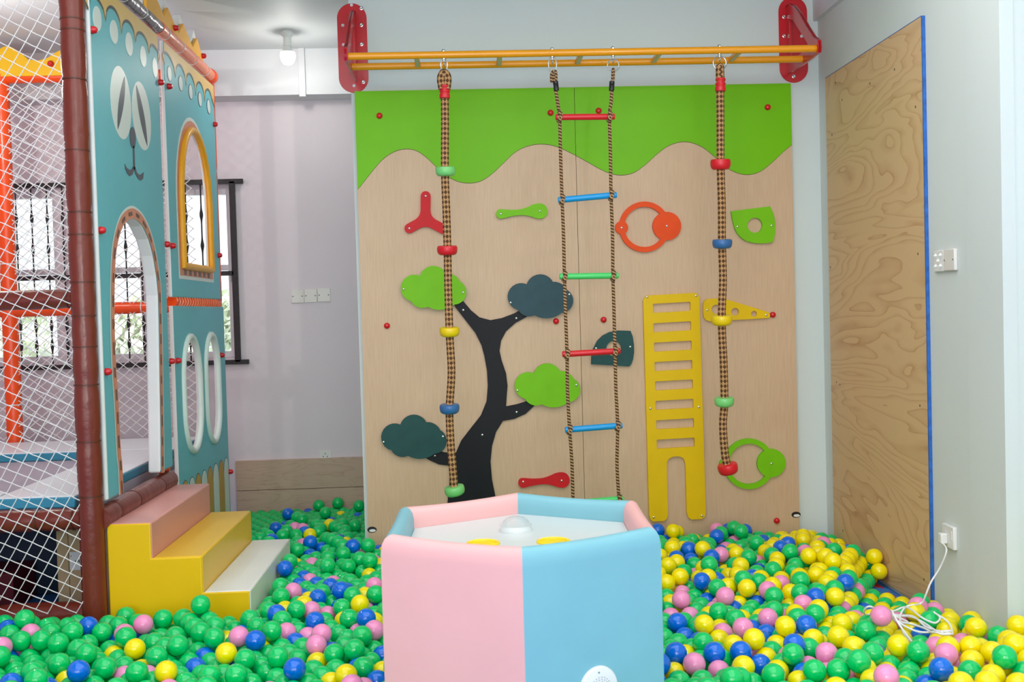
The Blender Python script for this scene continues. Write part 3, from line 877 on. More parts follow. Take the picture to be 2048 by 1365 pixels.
# ------------------------------------------------------------------ rope ladder
lad = empty('rope_ladder', at(1190, 1000), 'rope ladder with six coloured rungs hanging from the monkey bar', 'rope ladder')
lp1 = [(1108, 150), (1111, 175), (1115, 205), (1119, 234), (1121, 300), (1124, 398), (1127, 470), (1129, 553), (1131, 630), (1134, 708), (1135, 780), (1139, 858), (1144, 930), (1146, 1006)]
lp2 = [(1226, 150), (1224, 175), (1222, 205), (1219, 234), (1221, 310), (1222, 392), (1225, 470), (1226, 551), (1228, 630), (1230, 704), (1232, 780), (1235, 853), (1234, 930), (1238, 998)]
for path, rc_, rr_, top in ((lp1, (1105, 130), (8, 16), [(1103.5, 165), (1103, 152), (1105.5, 144), (1110.5, 143), (1112, 152), (1111.5, 168)]),
                           (lp2, (1226.5, 131), (11.5, 12), [(1225.5, 160), (1225.6, 148), (1226, 142), (1226.4, 138.5), (1226.8, 142), (1226.2, 160)])):
    c = at(*rc_)
    eyebolt(c.x)
    MB().tube(ringpts(c, rr_[0] * SR, rr_[1] * SR), 0.0032, 8, closed=True).build('hanging_ring', M['steel'], lad)
    MB().tube(catmull([at(*p) for p in top], 6, False), 3.2 * SR, 8).build('rope_loop', M['cord'], lad)
    P = [at(*p) for p in path]
    for i, p in enumerate(P): p.y += 0.003 * math.sin(i * 2.1)
    MB().tube(catmull(P, 12, False), 3.4 * SR, 8).build('side_rope', M['cord'], lad)
    q = at(path[1][0], 163)
    ux = at(path[1][0] + (2.0 if path is lp1 else -1.0), 182) - q
    L = ux.length
    MB().lathe([(0, 0), (5.2 * SR, 0), (5.4 * SR, 0.3 * L), (4.8 * SR, 0.34 * L), (5.4 * SR, 0.4 * L), (5.4 * SR, 0.97 * L), (0, L)], q, ux, 16).build('rope_collar', M['collar_black'], lad)
for (a, b, m_) in (((1111, 234.5), (1229.5, 233.5), 'd_red'), ((1116, 400.5), (1233.5, 390), 'r_blue'), ((1119, 553.5), (1237, 551.5), 'r_green'),
                   ((1124.5, 709), (1240.5, 702.5), 'd_red'), ((1130, 860.5), (1244.5, 851.5), 'r_blue'), ((1132, 1008), (1247.5, 998), 'r_green')):
    A, B = at(*a), at(*b)
    d = (B - A).normalized()
    r = 6.2 * SR
    MB().tube([A, A + d * 0.002, A + d * 0.006, B - d * 0.006, B - d * 0.002, B], [r * 0.8, r * 0.94, r, r, r * 0.94, r * 0.8], 18).build('rung', M[m_], lad)
    for path in (lp1, lp2):
        ymid = (a[1] + b[1]) / 2
        px = min(path, key=lambda p: abs(p[1] - ymid))[0]
        tt = (px - a[0]) / (b[0] - a[0])
        c = A + (B - A) * tt
        k = MB()
        for s0, ph in ((-0.4, 0), (0.35, 0.8)):
            k.tube([c + d * (s0 * 4 * SR + 2.0 * SR * math.sin(t_ + ph)) + Vector((0, 0, 0)) + (Vector((0, -1, 0)) * math.cos(t_) + Vector((0, 0, 1)) * math.sin(t_)) * (r + 2.0 * SR) for t_ in np.linspace(0, 2 * pi, 15)[:-1]], 2.7 * SR, 6, closed=True)
        k.tube([c + Vector((0, -r, -r * 1.7)), c + Vector((0, -r * 1.25, -r * 1.2)), c + Vector((0, -r * 1.2, 0)), c + Vector((0, -r * 1.0, r * 1.9))], 3.2 * SR, 8)
        k.build('rope_knot', M['cord'], lad)

# ------------------------------------------------------------------ plywood sheet on the right wall
XP = 2.033
py0, py1 = pt(1852, 600, X=XP).y, pt(1659, 600, X=XP).y
ply = empty('plywood_sheet', (XR, (py0 + py1) / 2, 0.02), 'tall swirled plywood sheet with blue edge leaning flat on the right wall', 'plywood sheet')
MB().box(XP, XR, py0, py1, 0.02, 2.648).build('sheet', M['ply'], ply)
MB().box(XP - 0.002, XR, py0 - 0.012, py0, 0.02, 2.648).box(XP - 0.0015, XR, py0, py1, 2.648, 2.651).build('blue_edge', M['bluetape'], ply, bevel=0.001)
for (px, py) in ((1671, 166), (1684, 200), (1740, 167), (1789, 139), (1664, 270), (1831, 214), (1836, 508), (1661, 535), (1840, 812), (1673, 765), (1686, 1062), (1848, 1160), (1680, 770)):
    q = pt(px, py, X=XP)
    MB().lathe([(0, 0.001), (0.006, 0.001), (0.006, 0.0)], (XP, q.y, q.z), (-1, 0, 0), 8, scale=(1.0, 0.7)).build('nail_hole', M['collar_black'], ply)

# ------------------------------------------------------------------ soft play structure
XF = -1.57        # outer face of the painted facade
TH = 0.065        # padding thickness
TH2 = 0.022       # the far panels are thinner
def f2(px, py):
    p = pt(px, py, X=XF)
    return (p.y, p.z)
def fpoly(P): return [f2(x, y) for x, y in P]
YN0 = f2(195, 500)[0]
YN1 = f2(331, 500)[0]
YFa = f2(341.5, 500)[0]
YFb = f2(442.5, 600)[0]
PS = empty('soft_play_structure', (-2.3, 5.8, 0.0), 'castle-like soft play structure with teal painted facade and netting', 'play structure')
def f_emb(mb, polys, lay, mi=0):
    return mb.prism(polys, 'X', XF + 0.0012 * (lay + 1), XF - 0.001, mi)
PY = YN0 - 0.055            # brown corner post
PX = pt(170, 700, Y=PY).x
XI = -1.655                 # pipe line behind the facade
YBK = 6.93                  # back side of the structure
# -- door opening in the near panel
door = [(246.7, 990), (244, 930), (241, 900), (236, 800), (232, 740), (229.5, 680), (228.6, 620), (229, 567), (231, 516), (236, 483), (244, 457), (253, 444), (262, 438.5), (271, 440), (284, 452.5), (296.7, 479),
        (305.5, 512), (312, 551), (316, 591), (318, 680), (319.5, 780), (321, 870), (322, 956)]
D2 = fpoly(door)
zbot = f2(212, 1005)[1]
D2 = [(D2[0][0], zbot)] + D2[1:-1] + [(D2[-1][0], zbot)]
ztopN = 2.92
near = [(YN0, zbot)] + D2 + [(YN1, zbot), (YN1, ztopN), (YN0, ztopN)]
pn = MB().prism([near], 'X', XF, XF - TH, 0, 1).build('near_facade_panel', [M['teal'], M['piping']], PS, smooth=False, bevel=0.012, seg=3)
pn['label'] = 'teal panel with an arched doorway and a painted cat-like face'
def offset_open(P, d):
    """push an open polyline outwards (doorway outline, left side up to right side)."""
    out = []
    for i, p in enumerate(P):
        a = P[max(0, i - 1)]; b = P[min(len(P) - 1, i + 1)]
        tx, ty = b[0] - a[0], b[1] - a[1]
        l = math.hypot(tx, ty)
        out.append((p[0] - ty / l * d, p[1] + tx / l * d))
    return out
def resample(P, step_):
    out = []; acc = 0
    for a, b in zip(P, P[1:]):
        L = math.hypot(b[0] - a[0], b[1] - a[1])
        k = max(1, int(L / step_))
        for i in range(k): out.append((a[0] + (b[0] - a[0]) * i / k, a[1] + (b[1] - a[1]) * i / k))
    return out + [P[-1]]
D3 = [(v.x, v.y) for v in catmull([Vector((a, b, 0)) for a, b in D2], 4, False)]
def band(P, d0, d1, lay, m_, name, parent):
    a, b = offset_open(P, d0), offset_open(P, d1)
    mb = MB()
    for i in range(len(P) - 1):
        q = [a[i], a[i + 1], b[i + 1], b[i]]
        x = XF + 0.0012 * (lay + 1)
        mb.add([(x, y, z) for y, z in q], [(0, 1, 2, 3)])
    mb.build(name, M[m_], parent, smooth=False)
sgn = 1.0
band(D3, 0.002, 0.062, 0, 'cream', 'cream_border', pn)
band(D3, 0.002, 0.05, 1, 'peach', 'peach_border', pn)
def dashes(P, d0, d1, per, ln, lay, parent, name='brown_dashes'):
    R2 = resample(P, 0.01)
    mb = MB(); acc = 0; a, b = offset_open(R2, d0), offset_open(R2, d1)
    for i in range(len(R2) - 1):
        L = math.hypot(R2[i + 1][0] - R2[i][0], R2[i + 1][1] - R2[i][1])
        if acc % per < ln:
            mb.add([(XF + 0.0012 * (lay + 1), y, z) for y, z in (a[i], a[i + 1], b[i + 1], b[i])], [(0, 1, 2, 3)])
        acc += L
    mb.build(name, M['dash'], parent, smooth=False)
dashes(D3, 0.016, 0.034, 0.105, 0.05, 2, pn)
MB().tube([(XF - 0.006, YN0 + 0.004, zbot + 0.01), (XF - 0.006, YN0 + 0.004, ztopN)], 0.0115, 12).build('edge_piping', M['piping'], pn)
# -- scalloped cloud edge with sandy top
def scallops(cusps, peaks, y_end0, y_end1, ztop, dots, parent):
    P = []
    for i, pk in enumerate(peaks):
        a, b = f2(*cusps[i]), f2(*cusps[i + 1])
        c = f2(*pk)
        h = c[1] - max(a[1], b[1])
        n = 12
        for k in range(n):
            t_ = k / n
            y = a[0] + (b[0] - a[0]) * t_
            z = a[1] + (b[1] - a[1]) * t_
            P.append((y, z + (c[1] - (a[1] + b[1]) / 2) * math.sqrt(max(0, 1 - (2 * t_ - 1) ** 2))))
    P.append(f2(*cusps[-1]))
    P[0] = (y_end0, P[0][1]); P[-1] = (y_end1, P[-1][1])
    f_emb(MB(), [P + [(y_end1, ztop), (y_end0, ztop)]], 0).build('sandy_top', M['sand'], parent, smooth=False)
    up = [(y, z + 0.014) for y, z in P]
    mb = MB()
    for i in range(len(P) - 1):
        mb.add([(XF + 0.0026, y, z) for y, z in (P[i], P[i + 1], up[i + 1], up[i])], [(0, 1, 2, 3)])
    mb.build('scallop_outline', M['ink'], parent, smooth=False)
    for (px, py, rx, ry) in dots:
        c = [(px + rx * math.cos(a) + 0.08 * ry * math.sin(a), py + ry * math.sin(a)) for a in np.linspace(0, 2 * pi, 25)[:-1]]
        c1 = [(px + (rx + 1) * math.cos(a) + 0.08 * ry * math.sin(a), py + (ry + 1.5) * math.sin(a)) for a in np.linspace(0, 2 * pi, 25)[:-1]]
        if parent is not pn: f_emb(MB(), [fpoly(c1)], 0).build('dot_outline', M['ink'], parent, smooth=False)
        f_emb(MB(), [fpoly(c)], 1).build('pale_oval_dot', M['cream'], parent, smooth=False)
scallops([(160, 12), (210.6, 44), (242.6, 69), (270.6, 86), (298, 108), (321, 131)], [(187, -6), (221, 15), (251, 42), (279.7, 67), (306, 93)], YN0 + 0.012, YN1 - 0.012, ztopN - 0.01,
         [(193.8, 37, 8, 25), (227.5, 64, 7.4, 24), (257.8, 88.3, 6.8, 23.6), (285.8, 113, 5.8, 21), (309.4, 135.5, 4.8, 20)], pn)
# -- face
def ell(p, q, w_, n=32):
    cx, cy = (p[0] + q[0]) / 2, (p[1] + q[1]) / 2
    L = math.hypot(q[0] - p[0], q[1] - p[1]) / 2
    ux, uy = (q[0] - p[0]) / 2 / L, (q[1] - p[1]) / 2 / L
    return [(cx + ux * L * math.cos(a) - uy * w_ * math.sin(a), cy + uy * L * math.cos(a) + ux * w_ * math.sin(a)) for a in np.linspace(0, 2 * pi, n + 1)[:-1]]
def lens(p, q, w_):
    n = 14; ux, uy = q[0] - p[0], q[1] - p[1]; L = math.hypot(ux, uy); ux /= L; uy /= L
    a = [(p[0] + ux * L * k / n - uy * w_ * math.sin(pi * k / n) ** 0.8, p[1] + uy * L * k / n + ux * w_ * math.sin(pi * k / n) ** 0.8) for k in range(n + 1)]
    b = [(p[0] + ux * L * k / n + uy * w_ * math.sin(pi * k / n) ** 0.8, p[1] + uy * L * k / n - ux * w_ * math.sin(pi * k / n) ** 0.8) for k in range(n - 1, 0, -1)]
    return a + b
f_emb(MB(), [fpoly(ell((235, 131.5), (247.5, 279), 20))], 0).build('painted_eye', M['cream'], pn, smooth=False)
f_emb(MB(), [fpoly(ell((275.5, 163), (290, 301), 17.5))], 0).build('painted_eye', M['cream'], pn, smooth=False)
f_emb(MB(), [fpoly(lens((248.7, 153), (235, 259), 5.0))], 1).build('painted_pupil', M['ink'], pn, smooth=False)
f_emb(MB(), [fpoly(lens((272, 170), (294, 292.5), 4.6))], 1).build('painted_pupil', M['ink'], pn, smooth=False)
f_emb(MB(), [fpoly(ell((264, 254), (266, 297), 5.8))], 1).build('painted_nose', M['ink'], pn, smooth=False)
f_emb(f_emb(f_emb(MB(), [fpoly([(265.3, 292), (268, 292), (269.4, 340), (266.2, 338)])], 1),
            [fpoly([(249, 328), (250, 338), (254, 347), (259, 352.5), (264, 350), (268.5, 338), (266, 333), (263, 339), (258, 340), (253, 336)])], 1),
      [fpoly([(267, 334), (270, 347), (275, 357), (280.5, 361.5), (285.5, 358), (287, 345), (283, 348), (278.5, 350.5), (273, 345), (269.5, 333)])], 1).build('painted_mouth', M['ink'], pn, smooth=False)
def fcap(px, py, parent, X=XF, r=0.0165):
    p = pt(px, py, X=X)
    MB().lathe([(r, 0), (r * 1.02, 0.007), (r * 0.86, 0.02), (r * 0.6, 0.026), (0, 0.028)], (X, p.y, p.z), (1, 0, 0), 18).build('bolt_cap', M['redcap'], parent)
for px, py in ((182, 60), (199, 461), (211, 744), (318, 165), (331, 489), (340, 723)): fcap(px, py, pn)

# -- far upper panel with window
win_l = f2(358, 380)[0] + 0.01
win_r = f2(415, 380)[0]
wz0 = f2(360, 531)[1]
wtop = f2(378, 258)[1]
ym = (win_l + win_r) / 2
hw = (win_r - win_l) / 2
spring = wtop - hw * 1.25
def arch(e, n=18):
    return [(win_l - e, wz0 - e)] + [(ym - (hw + e) * math.cos(t_), spring + (wtop + e - spring) * math.sin(t_)) for t_ in np.linspace(0, pi, n)] + [(win_r + e, wz0 - e)]
zr1, zr0 = f2(390, 597)[1], f2(390, 613)[1]
ztopF = f2(424, 168)[1]
inner = arch(-0.012)
pf = MB().prism([[(YFa, zr1), (YFb, zr1), (YFb, ztopF), (YFa, ztopF)], inner], 'X', XF, XF - TH2, 0, 1).build('far_facade_panel', [M['teal'], M['piping']], PS, smooth=False, bevel=0.008, seg=2)
pf['label'] = 'teal upper panel with a golden arched window'
A3 = arch(0.0) + [arch(0.0)[0]]
for d0, d1, lay, m_, nm in ((0.0, 0.075, 0, 'cream', 'cream_border'), (0.0, 0.055, 1, 'peach', 'peach_border')):
    o_, i_ = arch(d1), arch(-0.02)
    MB().prism([o_, i_], 'X', XF + 0.0012 * (lay + 1), XF - 0.0005).build(nm, M[m_], pf, smooth=False)
z_ = wz0 - 0.042
mbd = MB()
for k in range(6):
    y = win_l + 0.03 + k * (2 * hw - 0.06) / 5.5
    mbd.box(XF, XF + 0.004, y, y + 0.05, z_ - 0.008, z_ + 0.02)
mbd.build('brown_dashes', M['dash'], pf, smooth=False)
fr = [(XF + 0.008, y, z) for y, z in resample(A3, 0.03)[:-1]]
MB().tube(fr, 0.021, 12, closed=True).build('window_frame', M['goldframe'], pf)
scallops([(322, 124), (350.5, 156), (371.7, 173), (391, 192), (408.8, 204), (424.5, 214)], [(334.6, 111), (358.5, 132), (379, 150.6), (398.7, 167.5), (416, 182)], YFa + 0.008, YFb - 0.008, ztopF - 0.008,
         [(338.7, 147.5, 3.6, 14.5), (361, 167, 3.5, 14.5), (381, 184, 3.3, 14.5), (399.7, 199, 3.1, 14), (417, 213.5, 2.8, 14)], pf)
for px, py in ((335, 173), (427, 249), (436, 511), (342, 492)): fcap(px, py, pf)
# -- lashed rail between the far panels
rl = MB().tube([(XF - 0.03, YFa + 0.085, (zr0 + zr1) / 2), (XF - 0.03, YFb + 0.02, (zr0 + zr1) / 2)], 0.03, 14).build('lashed_rail', M['orange_pipe'], PS)
la = MB()
nL = 150
la.tube([(XF - 0.03 + 0.0325 * math.cos(t_), YFa + 0.09 + (YFb - YFa - 0.14) * t_ / (2 * pi * 18), (zr0 + zr1) / 2 + 0.0325 * math.sin(t_)) for t_ in np.linspace(0, 2 * pi * 18, 18 * 12)], 0.006, 6)
la.build('lashing_cord', M['peach_pipe'], rl)
# -- far lower panel with two oval windows and painted pickets
YLb = f2(452, 800)[0] + 0.02
def stad(y0, y1, z0, z1, n=10):
    r = (y1 - y0) / 2; c = (y0 + y1) / 2
    rz = min((z1 - z0) / 2, r * 1.3)
    return [(c - r * math.cos(t_), z1 - rz + rz * math.sin(t_)) for t_ in np.linspace(0, pi, n)] + [(c + r * math.cos(t_), z0 + rz - rz * math.sin(t_)) for t_ in np.linspace(0, pi, n)]
OV = []
for (l, r, t_, b) in (((366, 780), (400, 780), (381, 673), (387, 903)), ((411, 775), (437, 775), (423, 669), (427, 884))):
    OV.append((f2(*l)[0], f2(*r)[0], f2(*b)[1], f2(*t_)[1]))
pl_ = MB().prism([[(YFa, 0.02), (YLb, 0.02), (YLb, zr0), (YFa, zr0)]] + [stad(*o) for o in OV], 'X', XF, XF - TH2, 0, 1).build('lower_facade_panel', [M['teal'], M['piping']], PS, smooth=False, bevel=0.008, seg=2)
pl_['label'] = 'teal lower panel with two oval windows and painted pickets'
for o in OV:
    MB().tube([(XF + 0.002, y, z) for y, z in resample(stad(*o, n=14) + [stad(*o)[0]], 0.03)[:-1]], 0.019, 12, closed=True).build('oval_window_frame', M['mint'], pl_)
tops = [(371, 962), (384.6, 955), (396.7, 948), (409, 941), (420.5, 934.5), (431.7, 928), (443, 921.6), (452.6, 916)]
for k, (px, py) in enumerate(tops):
    pxn = tops[k + 1][0] if k + 1 < len(tops) else px + 8
    pxp = tops[k - 1][0] if k else px - 14
    ya, yb = f2((px + pxp) / 2, py + 25)[0], f2((px + pxn) / 2, py + 25)[0]
    yb = min(yb, YLb - 0.004)
    zt2 = f2(px, py)[1]
    def pk(e):
        r = (yb - ya) / 2 - 0.004 + e
        c = (ya + yb) / 2
        return [(c - r, 0.03)] + [(c - r * math.cos(t_), zt2 + e - 0.09 + 0.09 * math.sin(t_)) for t_ in np.linspace(0, pi, 11)] + [(c + r, 0.03)]
    f_emb(MB(), [pk(0.006)], 0).build('picket_outline', M['ink'], pl_, smooth=False)
    f_emb(MB(), [pk(0.0)], 1).build('painted_picket', M['picket'] if k % 2 == 0 else M['mint'], pl_, smooth=False)
for px, py in ((353, 722), (441, 711), (458, 944)): fcap(px, py, pl_)

# -- pipes
def sleeve(name, p, q, r, m_, ties, parent=PS, bulge=0.10, n=18):
    p, q = Vector(p), Vector(q)
    N = 70
    rr = []
    for i in range(N + 1):
        t_ = i / N
        d = min([abs(t_ - k) for k in ties] + [1])
        rr.append(r * (1 - bulge * math.exp(-(d * (q - p).length / 0.03) ** 2) + 0.008 * math.sin(i * 0.9) * math.sin(i * 0.37)))
    o = MB().tube([p + (q - p) * (i / N) for i in range(N + 1)], rr, n).build(name, M[m_], parent)
    d = (q - p).normalized()
    for k in ties:
        c = p + (q - p) * k
        MB().lathe([(r * 0.93, -0.003), (r * 0.985, -0.003), (r * 0.985, 0.003), (r * 0.93, 0.003)], c, d, 18).build('cable_tie', M['tie'] if m_ == 'brown' else M['piping'], o)
    return o
ties = [(CEIL - pt(px, py, Y=PY).z) / CEIL for px, py in ((143, 40), (146, 62), (150, 160), (156, 302), (160, 425), (161, 470), (163, 565), (166, 632), (169, 694), (172, 770), (174, 883), (180, 992))]
post = sleeve('corner_post', (PX, PY, CEIL), (PX, PY, 0), 0.052, 'brown', ties)
zr = pt(70, 1044, Y=PY).z
sleeve('front_platform_rail', (PX, PY + 0.03, zr), (-3.0, PY + 0.03, zr), 0.050, 'brown', [0.06, 0.17, 0.55, 0.9])
sleeve('facade_platform_rail', (PX + 0.03, PY, zr), (PX + 0.03, f2(345, 955)[0], zr - 0.0), 0.050, 'brown', [0.16, 0.42, 0.8], bulge=0.05)
zmr = pt(70, 600, Y=PY + 0.01).z
sleeve('front_middle_rail', (PX, PY + 0.03, zmr), (-3.0, PY + 0.03, zmr), 0.042, 'brown', [0.05, 0.4, 0.8])
sleeve('front_floor_rail', (PX, PY + 0.035, 0.15), (-3.0, PY + 0.035, 0.15), 0.056, 'brown', [0.3, 0.7])
ymid = YN1 + 0.04
sleeve('middle_post', (XF - 0.062, ymid, 0), (XF - 0.062, ymid, f2(330, 75)[1]), 0.034, 'orange_pipe', [0.2, 0.5, 0.8])
sleeve('rear_post', (XF - 0.055, YFb + 0.13, 0), (XF - 0.055, YFb + 0.13, f2(424, 150)[1]), 0.03, 'orange_pipe', [0.2, 0.5, 0.8])
rx = pt(15, 500, Y=YBK).x
sleeve('rear_post', (rx, YBK, 0), (rx, YBK, pt(20, 150, Y=YBK).z), 0.05, 'orange_pipe', [0.3, 0.6])
ztr = pt(70, 155, Y=YBK).z
sleeve('rear_top_rail', (XI, YBK, ztr), (-3.9, YBK, ztr), 0.036, 'orange_pipe', [0.3, 0.7])
zmb = pt(265, 616, Y=YBK).z
sleeve('rear_middle_rail', (XI, YBK, zmb), (-3.9, YBK, zmb), 0.04, 'orange_pipe', [0.18, 0.6])
zrt = f2(424, 153)[1] + 0.012
sleeve('facade_top_rail', (XF - 0.02, YFa - 0.02, zrt), (XF - 0.02, YFb + 0.01, zrt), 0.038, 'peach_pipe', [0.1, 0.35, 0.6, 0.85], bulge=0.1)
MB().lathe([(0, 0.015), (0.03, 0.012), (0.045, 0.0), (0.045, -0.05), (0.038, -0.06)], (XF - 0.02, YFb + 0.03, zrt), (0, 1, 0), 18).build('rail_end_cap', M['orange_pipe'], PS)
sleeve('facade_top_rail', (XF - 0.02, YN0 - 0.02, zrt), (XF - 0.02, YFa - 0.02, zrt), 0.034, 'silver_pipe', [0.25, 0.5, 0.75], bulge=0.12)
# -- spiky crown above the facade
cr = [(415.7, 139), (398.6, 76), (390, 94), (371, 47), (361.5, 66), (340.5, 15), (333, 32), (308, -28), (298, -8)]
cz0 = zrt + 0.0
Pc = [f2(*p) for p in cr]
zcap = CEIL - 0.015
def crown_poly(up, e=0.0):
    out_ = []
    for i, (y, z) in enumerate(Pc):
        out_.append((y + e, min(zcap, z + (up if i % 2 else up * 0.3))))
    return out_ + [(Pc[-1][0], cz0), (Pc[0][0], cz0)]
crn = MB().prism([crown_poly(0.0)], 'X', XF - 0.012, XF - 0.03).build('crown_panel', M['crown'], PS, smooth=False, bevel=0.003)
MB().prism([crown_poly(0.055, 0.012)], 'X', XF - 0.034, XF - 0.075).build('crown_backing', M['piping'], crn, smooth=False, bevel=0.004)
for px, py in ((348, 56), (404, 112)): fcap(px, py, crn, XF - 0.012, 0.0165)
# -- yellow wavy crown on the rear top rail
cw = [(-40, 125), (-20, 112), (0, 104), (12, 97), (22, 95), (32, 99), (48, 110), (62, 122), (82, 124), (98, 120), (120, 106), (140, 96), (160, 110)]
Pw = [(lambda p: (p.x, p.z))(pt(x, y, Y=YBK)) for x, y in cw]
cw_o = MB().prism([Pw + [(Pw[-1][0], ztr), (Pw[0][0], ztr)]], 'Y', YBK - 0.045, YBK - 0.01).build('rear_crown_panel', M['crown_back'], PS, smooth=False, bevel=0.004)
q = pt(102, 128, Y=YBK - 0.045)
MB().lathe([(0.02, 0), (0.02, -0.012), (0.012, -0.026), (0, -0.028)], (q.x, YBK - 0.045, q.z), (0, 1, 0), 16).build('bolt_cap', M['redcap'], cw_o)
# -- nets
def net(name, x0, x1, z0, z1, Y, a, b, seed, wob, r, label=None):
    mb = MB()
    def wp(u, v):
        x, z = u, v
        n1 = noise.noise(Vector((x * 2.2 + seed, z * 1.6, seed)))
        n2 = noise.noise(Vector((x * 2.0, z * 1.9 + seed, seed + 5)))
        n3 = noise.noise(Vector((x * 1.2, z * 1.2, seed + 9)))
        return Vector((x + wob * n1, Y + 0.02 * n3, z + wob * n2))
    na = 120
    nodes = {}
    det = a[0] * b[1] - a[1] * b[0]
    cx, cz = x0, z0
    rngI = range(-140, 141); rngJ = range(-140, 141)
    for i in rngI:
        for j in rngJ:
            u, v = cx + i * a[0] + j * b[0], cz + i * a[1] + j * b[1]
            if x0 <= u <= x1 and z0 <= v <= z1: nodes[(i, j)] = wp(u, v)
    for (i, j), p in nodes.items():
        for di, dj in ((1, 0), (0, 1)):
            q = nodes.get((i + di, j + dj))
            if q is None: continue
            d = q - p
            m_ = (p + q) / 2 + Vector((0, 0, -0.0012))
            mb.tube([p, m_, q], r, 5, caps=False)
        mb.lathe([(0, -r * 1.8), (r * 1.7, -r * 0.8), (r * 1.7, r * 0.8), (0, r * 1.8)], p, (0, 0, 1), 6)
    o = mb.build(name, M['net'], PS, recalc=False)
    return o
net('front_net', -2.6, PX + 0.004, 0.17, CEIL - 0.03, PY - 0.028, (0.0468, -0.0225), (-0.0265, -0.0425), 3.0, 0.022, 0.0021)
net('rear_net', -3.35, XI - 0.03, 0.66, ztr - 0.02, YBK - 0.02, (0.040, -0.030), (-0.040, -0.034), 11.0, 0.02, 0.0028)

# -- mats and deck of the platform
YM1 = 6.29
deck = MB().box(-3.9, XI - 0.05, PY + 0.02, YBK, zr - 0.02, zr + 0.045).build('platform_deck', M['deck'], PS)
zd = zr + 0.046
def matx(x0, x1, y0, y1, lab):
    r = empty('platform_mat', ((x0 + x1) / 2, (y0 + y1) / 2, zd), lab, 'mat', 'white mats on the platform')
    MB().box(x0, x1, y0, y1, zd, zd + 0.046).build('edge_cover', M['pad_edge'], r, bevel=0.006)
    MB().box(x0 + 0.004, x1 - 0.004, y0 + 0.004, y1 - 0.004, zd + 0.044, zd + 0.052).build('top_cover', M['pad'], r, bevel=0.004)
matx(-3.5, XI - 0.05, YM1, YBK - 0.06, 'white mat with teal edge along the rear of the platform')
matx(-2.05, XI - 0.05, PY + 0.05, YM1 - 0.012, 'white mat with teal edge behind the arched doorway')
matx(-3.5, -2.055, PY + 0.05, PY + 0.22, 'narrow white mat with teal edge at the netted front of the platform')

# -- things stored under the platform
cx_ = pt(140, 1130, Y=5.0)
bx0, bx1 = pt(114, 1130, Y=5.0).x, pt(114, 1130, Y=5.0).x + 0.30
cb = empty('cardboard_box', ((bx0 + bx1) / 2, 5.15, 0), 'tall brown cardboard box with a white label under the platform', 'box')
MB().box(bx0, bx1, 5.0, 5.3, 0.0, 0.50).build('carton', M['card'], cb, bevel=0.004)
sx = pt(138, 1130, Y=5.0).x
MB().box(sx - 0.0015, sx + 0.0015, 4.9992, 5.001, 0.0, 0.50).build('flap_seam', M['seam'], cb)
l0, l1 = pt(139, 1105, Y=5.0), pt(172, 1140, Y=5.0)
lb = MB().box(l0.x, l1.x, 4.998, 5.0, l1.z, l0.z).build('shipping_label', M['paper'], cb)
mk = MB()
def strokes(P, w_):
    P = [pt(x, y, Y=4.998) for x, y in P]
    for a, b in zip(P, P[1:]):
        d = (b - a); L = d.length; d.normalize(); n_ = Vector((-d.z, 0, d.x)) * w_
        mk.add([(a + n_), (a - n_), (b - n_), (b + n_)], [(0, 1, 2, 3)])
    for i in range(len(mk.v)): pass
strokes([(151, 1121), (151, 1125), (148, 1126), (146, 1123)], 0.0018)
strokes([(153, 1126), (158, 1120), (159, 1126)], 0.0018)
strokes([(154.5, 1124), (159, 1124)], 0.0012)
strokes([(141, 1113), (143, 1112), (141.5, 1114), (143, 1115)], 0.0008)
mk.v = [(x, 4.9972, z) for x, y, z in mk.v]
mk.build('label_print', M['print_ink'], lb, smooth=False)
bl = empty('foam_block', (-2.6, 5.9, 0), 'dark navy foam block with pale blue top stored under the platform', 'foam block')
MB().box(-3.6, -1.85, 5.6, 6.2, 0.0, 0.36).build('core', M['navy'], bl, bevel=0.01)
MB().box(-3.6, -1.85, 5.6, 6.2, 0.361, 0.40).build('top_layer', M['paleblue'], bl, bevel=0.01)
tag(MB().box(-3.3, -2.25, 5.30, 5.58, 0.0, 0.19).build('foam_block', M['maroon'], bevel=0.01), 'low maroon foam block in front of the navy block under the platform', 'foam block')
tag(MB().tube([(-3.9, 5.4, zr - 0.12), (-1.95, 5.4, zr - 0.10)], 0.014, 10).build('brace_pipe', M['redcap']), 'thin red pipe running under the platform deck', 'pipe')

# ------------------------------------------------------------------ foam steps
ST = empty('foam_steps', (-1.25, 5.1, 0), 'three-step yellow foam stair with pink top tread and white bottom tread', 'steps')
YS0 = 4.63
YS1 = pt(421, 969, Z=0.535).y
xs_ = [XF + 0.008, pt(301.5, 1048, Y=YS0).x, pt(404, 1115, Y=YS0).x, pt(500, 1182, Y=YS0).x]
zs_ = [pt(255, 1048, Y=YS0).z, pt(355, 1115, Y=YS0).z, pt(450, 1184, Y=YS0).z]
for k, (m_, nm) in enumerate((('step_pink', 'top_tread'), ('step_mid', 'middle_tread'), ('step_white', 'bottom_tread'))):
    o = MB().box(xs_[k], xs_[k + 1], YS0 + 0.006, YS1, 0.0, zs_[k]).build(nm, M[m_], ST, bevel=0.008, seg=3)
MB().prism([[(xs_[0], 0), (xs_[3] - 0.004, 0), (xs_[3] - 0.004, zs_[2] - 0.003), (xs_[2] - 0.004, zs_[2] - 0.003), (xs_[2] - 0.004, zs_[1] - 0.003), (xs_[1] - 0.004, zs_[1] - 0.003), (xs_[1] - 0.004, zs_[0] - 0.003), (xs_[0], zs_[0] - 0.003)]],
           'Y', YS0, YS0 + 0.02).build('yellow_side', M['step_yellow'], ST, bevel=0.005, seg=3)

